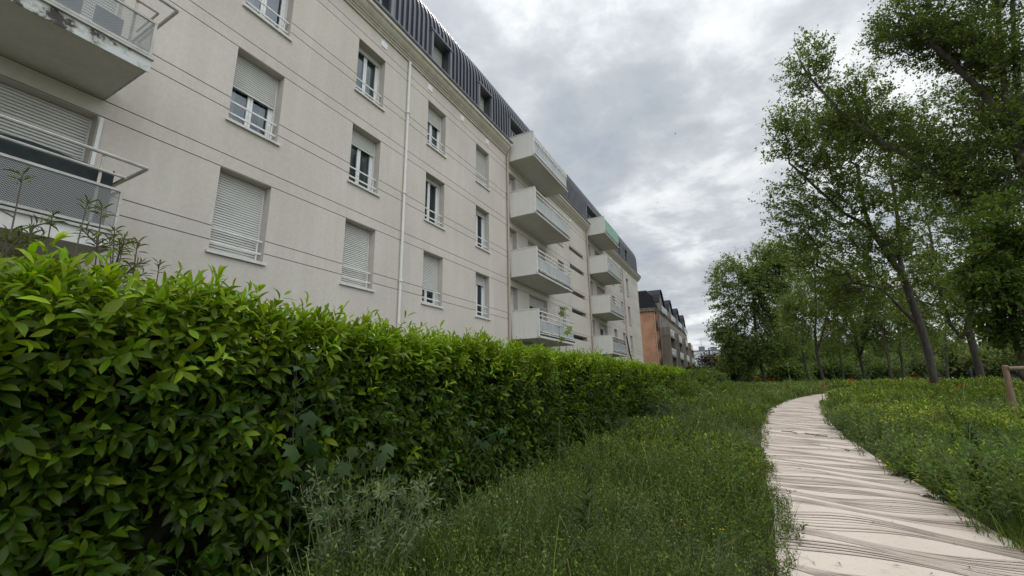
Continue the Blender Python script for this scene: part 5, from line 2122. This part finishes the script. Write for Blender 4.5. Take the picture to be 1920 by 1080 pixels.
_q = xpt(690, 985, -2.72)
mugwort('pale grey green mugwort clump at the hedge foot near the camera', _q.x, _q.y, .30, 0.95, 34, 421, (0.125, 0.155, 0.070), .048)
mugwort('mugwort clump in the left verge halfway to the hedge gap', -2.5, 11.6, .5, .85, 18, 422, (0.06, 0.085, 0.04), .065)
mugwort('mugwort clump beside the elder bush', -2.2, 15.5, .5, 1.0, 18, 423, (0.06, 0.085, 0.04), .08)


def dock(label, bx, by, stalk_top, seed, nl=7, L=.42, col=(0.050, 0.085, 0.026)):
    rr = np.random.default_rng(seed)
    base = Vector((bx, by, float(gz(by))))
    stems = [(bend_stem(base, stalk_top, (.03, .02, 0), 6), .014)]
    root = plant('dock_plant', label, base, stems, 'tall dock plants', 'plant', M_STEM)
    az = np.arange(nl) * 2.4 + rr.uniform(0, 6)
    P = np.repeat(np.array([tuple(base)]), nl, 0) + np.array([0, 0, .03])
    Dv = np.stack([np.cos(az) * .7, np.sin(az) * .7, rr.uniform(.5, 1.1, nl)], 1)
    Nv = np.stack([-np.cos(az) * .5, -np.sin(az) * .5, np.full(nl, .8)], 1)
    a = leaves(P, Dv, Nv, L * rr.uniform(.7, 1.2, nl), L * .26, rcol(nl, col, .15, .06), 'leaf', bend=1.6)
    st = stems[0][0]
    m = 70
    t = rr.uniform(.30, 1.0, m)
    P2 = np.array([tuple(st[0].lerp(st[-1], q)) for q in t]) + rr.normal(0, .012, (m, 3))
    az = rr.uniform(0, 6.28, m)
    D2 = np.stack([np.cos(az) * .7, np.sin(az) * .7, np.full(m, .8)], 1)
    b = leaves(P2, D2, np.stack([-np.cos(az), -np.sin(az), np.full(m, .8)], 1), .22 * (1.2 - t), .045 * (1.3 - t), rcol(m, col, .2, .08), 'leaf')
    v, l, s, c = merge([a, b])
    bulk('foliage', v, l, s, c, M_WEED, root)


p = on_ground(1090, 1075)
dock('tall dark dock stalk with broad basal leaves in the left verge near the camera', p.x, p.y, Vector((p.x + .10, p.y + .12, .93)), 431)
for i, (px, py, h, lb) in enumerate(((1815, 900, .75, 'dark upright weed stalk nearest the path on the right'), (1845, 880, .85, 'dark upright weed stalk in front of the stake frame'), (1795, 820, .8, 'weed stalk among yellow flowers on the right'),
                                     (1862, 960, .7, 'feathery weed stalk at the right edge of the path near the camera'), (1905, 905, .8, 'weed stalk at the right picture edge below the stake frame'))):
    p = on_ground(px, py)
    dock(lb, p.x, p.y, p + Vector((-.06, .05, h)), 440 + i, 5, .26, (0.045, 0.080, 0.026))


def weed_clump(label, px, py, h, rad, n, leafL, col, seed, group):
    rr = np.random.default_rng(seed)
    p = on_ground(px, py)
    base = Vector((p.x, p.y, float(gz(p.y))))
    a, q = rr.uniform(0, 6.28, n), rad * rr.random(n) ** .6
    B = np.stack([base.x + q * np.cos(a), base.y + q * np.sin(a), np.full(n, base.z)], 1)
    Dd = np.stack([np.cos(a) * .28 * q / rad, np.sin(a) * .28 * q / rad, np.ones(n)], 1) + rr.normal(0, .10, (n, 3))
    Ln = h * rr.uniform(.55, 1.1, n)
    root = plant('weed_clump', label, base, [([Vector(B[k]), Vector(B[k]) + Vector(unit(Dd[k:k + 1])[0]) * float(Ln[k])], .004) for k in range(n)], group, 'plant', M_STEM)
    v, l, s, c = shoots(B, Dd, Ln, 18, leafL, leafL * .42, lambda S, t: rcol(S, col, .25, .08) * (.75 + .5 * t), 'leaf', spread=1.2, t0=.1, jit=.5)
    bulk('foliage', v, l, s, c, M_WEED, root)


rw_ = random.Random(23)
for k, (px, py) in enumerate([(760, 985), (830, 945), (905, 915), (985, 880), (1060, 862), (1130, 845), (1190, 830), (860, 1000), (980, 950), (1180, 900), (1245, 830), (1290, 800), (930, 1060), (1210, 985), (1330, 860), (1370, 930)]):
    weed_clump('leafy green weed clump in the verge between the hedge and the path', px, py + 18, rw_.uniform(.42, .70), rw_.uniform(.22, .38), 26, rw_.uniform(.045, .07), rw_.choice(((.058, .105, .018), (.085, .125, .040), (.070, .118, .022))), 500 + k, 'weed clumps left of the path')
for k, (px, py) in enumerate([(1905, 985), (1850, 940), (1800, 915), (1760, 890), (1715, 868), (1880, 905), (1825, 865), (1910, 860), (1775, 840), (1660, 838), (1860, 830), (1620, 810), (1915, 925), (1590, 790), (1700, 815)]):
    weed_clump('bushy green weed clump in the verge along the right side of the path', px, py + 18, rw_.uniform(.5, .8), rw_.uniform(.3, .5), 30, rw_.uniform(.05, .08), rw_.choice(((.060, .100, .020), (.085, .125, .036), (.050, .090, .020))), 540 + k, 'weed clumps right of the path')


# flowers
def flower_mesh(name, L, W, n, col, cup):
    az = np.arange(n) * 2 * math.pi / n
    P = np.zeros((n, 3))
    Dv = np.stack([np.cos(az), np.sin(az), np.full(n, cup)], 1)
    Nv = np.stack([-np.cos(az) * cup, -np.sin(az) * cup, np.ones(n)], 1)
    v, l, s, c = leaves(P, Dv, Nv, L, W, rcol(n, col, .12, .04), 'leaf')
    return v, l, s, c


def one_flower(name, label, cat, group, h, petals, col, L, heads):
    root = empty(name, (0, 0, 0), label, cat, group)
    m = MB()
    tops = []
    r = random.Random(3)
    for k in range(heads):
        tp = Vector((r.uniform(-.10, .10), r.uniform(-.10, .10), h * r.uniform(.85, 1.1))) if heads > 1 else Vector((.03, .02, h))
        m.path([(0, 0, 0), (tp.x * .4, tp.y * .4, tp.z * .6), tuple(tp)], .004, 4)
        tops.append(tp)
    obj('stem', m, M_STEM, root)
    for tp in tops:
        v, l, s, c = flower_mesh(name, L, L * .9, petals, col, .55)
        bulk('flower_head', v + np.array(tuple(tp)), l, s, c, M_PETAL, root)
    return root


def copies(proto, spots, rs):
    r = random.Random(rs)
    kids = list(proto.children)
    for i, (p, sc) in enumerate(spots):
        if i == 0:
            o = proto
        else:
            o = proto.copy()
            COL.objects.link(o)
            for ch in kids:
                c = ch.copy()
                COL.objects.link(c)
                c.parent = o
        o.location = p
        o.rotation_euler = (0, 0, r.uniform(0, 6.28))
        o.scale = (sc, sc, sc)


r = random.Random(17)
pop = one_flower('poppy', 'single red poppy flower standing above the meadow grass', 'flower', 'red poppies in the meadow', .62, 5, (0.62, 0.035, 0.015), .075, 1)
spots = []
for px, py in [(1704, 731), (1722, 728), (1745, 742), (1772, 735), (1840, 734), (1776, 752), (1804, 754), (1810, 750), (1821, 757), (1730, 762), (1715, 735), (1690, 742), (1800, 757), (1880, 750),
               (1424, 726), (1430, 728), (1446, 725), (1453, 727), (1462, 729), (1418, 724), (1602, 733), (1607, 735), (1596, 734)]:
    p = on_ground(px, py + 6)
    d = math.hypot(p.x, p.y)
    spots.append((p, max(0.9, min(1.3, d / 22))))
copies(pop, spots, 1)
pnk = one_flower('snapdragon', 'pink flower spike at the inner edge of the path bend', 'flower', 'pink flowers at the path bend', .55, 6, (0.55, 0.12, 0.17), .05, 2)
spots = [(on_ground(px, py), 1.3) for px, py in [(1543, 752), (1548, 749), (1553, 747), (1545, 756), (1558, 745), (1550, 754)]]
copies(pnk, spots, 2)
yel = one_flower('wild_mustard', 'wild mustard plant with small yellow flowers right of the path', 'flower', 'yellow flowered plants right of the path', .66, 5, (0.72, 0.62, 0.03), .026, 3)
spots = []
for k in range(42):
    px, py = r.gauss(1690, 42), r.gauss(795, 22)
    p = on_ground(px, py + 14)
    if p.x > float(pathx(p.y)[1]) + .4 and p.y < 30:
        spots.append((p, r.uniform(.8, 1.15)))
for k in range(14):
    p = on_ground(r.uniform(1720, 1850), r.uniform(765, 800))
    spots.append((p, r.uniform(.8, 1.1)))
copies(yel, spots, 3)
hog = one_flower('cow_parsley', 'white flat topped cow parsley head in the left verge', 'flower', 'white cow parsley in the verge', .72, 9, (0.62, 0.64, 0.56), .055, 3)
spots = [(on_ground(px, py + 12), sc) for px, py, sc in [(1332, 742, 1.2), (1346, 747, 1.2), (1362, 752, 1.1), (1338, 755, 1.0), (1325, 748, 1.1), (1140, 818, .8), (1318, 757, 1.0)]]
copies(hog, spots, 4)
but = one_flower('buttercup', 'small yellow buttercup plant at the bottom of the verge near the camera', 'flower', 'buttercups in the near verge', .30, 5, (0.62, 0.55, 0.03), .012, 4)
spots = [(on_ground(px, py), 1.0) for px, py in [(1030, 1075), (1065, 1078), (1265, 1040), (1300, 1050), (1340, 1060), (880, 870)]]
copies(but, spots, 5)


# litter on the path
def litter():
    r = random.Random(9)
    m = MB()
    for k in range(420):
        y = 2.5 + 24 * r.random() ** 1.7
        a, b = pathx(y)
        edge = r.random() < .45
        u = r.choice((r.uniform(0, .1), r.uniform(.9, 1.0))) if edge else r.random()
        x = float(a + (b - a) * u)
        z = float(gz(y)) + .043
        t = r.uniform(0, 6.28)
        L = r.uniform(.012, .05)
        w = r.uniform(.002, .007)
        dx, dy = math.cos(t) * L, math.sin(t) * L
        px, py = -math.sin(t) * w, math.cos(t) * w
        m.face([(x - dx, y - dy, z), (x + px, y + py, z + .006), (x + dx, y + dy, z + .002), (x - px, y - py, z + .006)])
    tag(obj('leaf_litter', m, M_TWIG), 'tiny dry leaves and twigs scattered on the pale path', 'litter', kind='stuff')
    for (pts_, lb) in (([(1465, 812), (1482, 813), (1495, 816)], 'short dry twig lying near the left edge of the path'), ([(1510, 816), (1530, 820), (1552, 822)], 'long thin dry twig lying across the middle of the path'),
                       ([(1585, 848), (1594, 850)], 'dark dry leaf curl near the right edge of the path')):
        P = [on_ground(*q) + Vector((0, 0, .055)) for q in pts_]
        m = MB()
        m.path(P, .012, 5)
        if len(P) > 2:
            m.tube(P[1], P[1] + Vector((.10, .14, .02)), .007, .004, 5)
        tag(obj('twig', m, M_TWIG), lb, 'twig')
    p = on_ground(1748, 937)
    m = MB()
    n = 6
    for i in range(n):
        for j in range(3):
            f = lambda a, b: (p.x - .12 + .24 * a / n, p.y - .05 + .10 * b / 3, p.z + .05 + .018 * math.sin(a * 1.3 + b))
            m.face([f(i, j), f(i + 1, j), f(i + 1, j + 1), f(i, j + 1)])
    tag(obj('paper_scrap', m, M_WHITE), 'crumpled scrap of white paper at the right edge of the path', 'litter')


litter()


def bird(label, px, py, Y, s):
    p = at(px, py, Y)
    root = empty('bird', p, label, 'bird')
    m = MB()
    n = 6
    prof = [(-.5, .005), (-.3, .05), (-.05, .09), (.2, .07), (.36, .055), (.44, .045), (.55, .004)]
    for (x0, r0), (x1, r1) in zip(prof[:-1], prof[1:]):
        m.tube(p + Vector((x0 * s, 0, 0)), p + Vector((x1 * s, 0, .02 * s)), r0 * s, r1 * s, n)
    obj('body', m, M_BLACK, root)
    for sg in (-1, 1):
        m = MB()
        a = [(-.10, .05, .03), (.18, .05, .03), (.20, .5, .20), (.02, .95, .12), (-.12, .5, .18)]
        P = [p + Vector((x * s, y * s * sg, z * s)) for x, y, z in a]
        Q = [q + Vector((0, 0, .012 * s)) for q in P]
        m.face(P); m.face(Q[::-1])
        for i in range(5):
            j = (i + 1) % 5
            m.face([P[i], P[j], Q[j], Q[i]])
        obj('wing', m, M_BLACK, root)


bird('small dark bird high in the middle of the sky', 1266, 251, 60, .28)
bird('tiny bird lower in the sky above the farther balconies', 1233, 380, 75, .24)
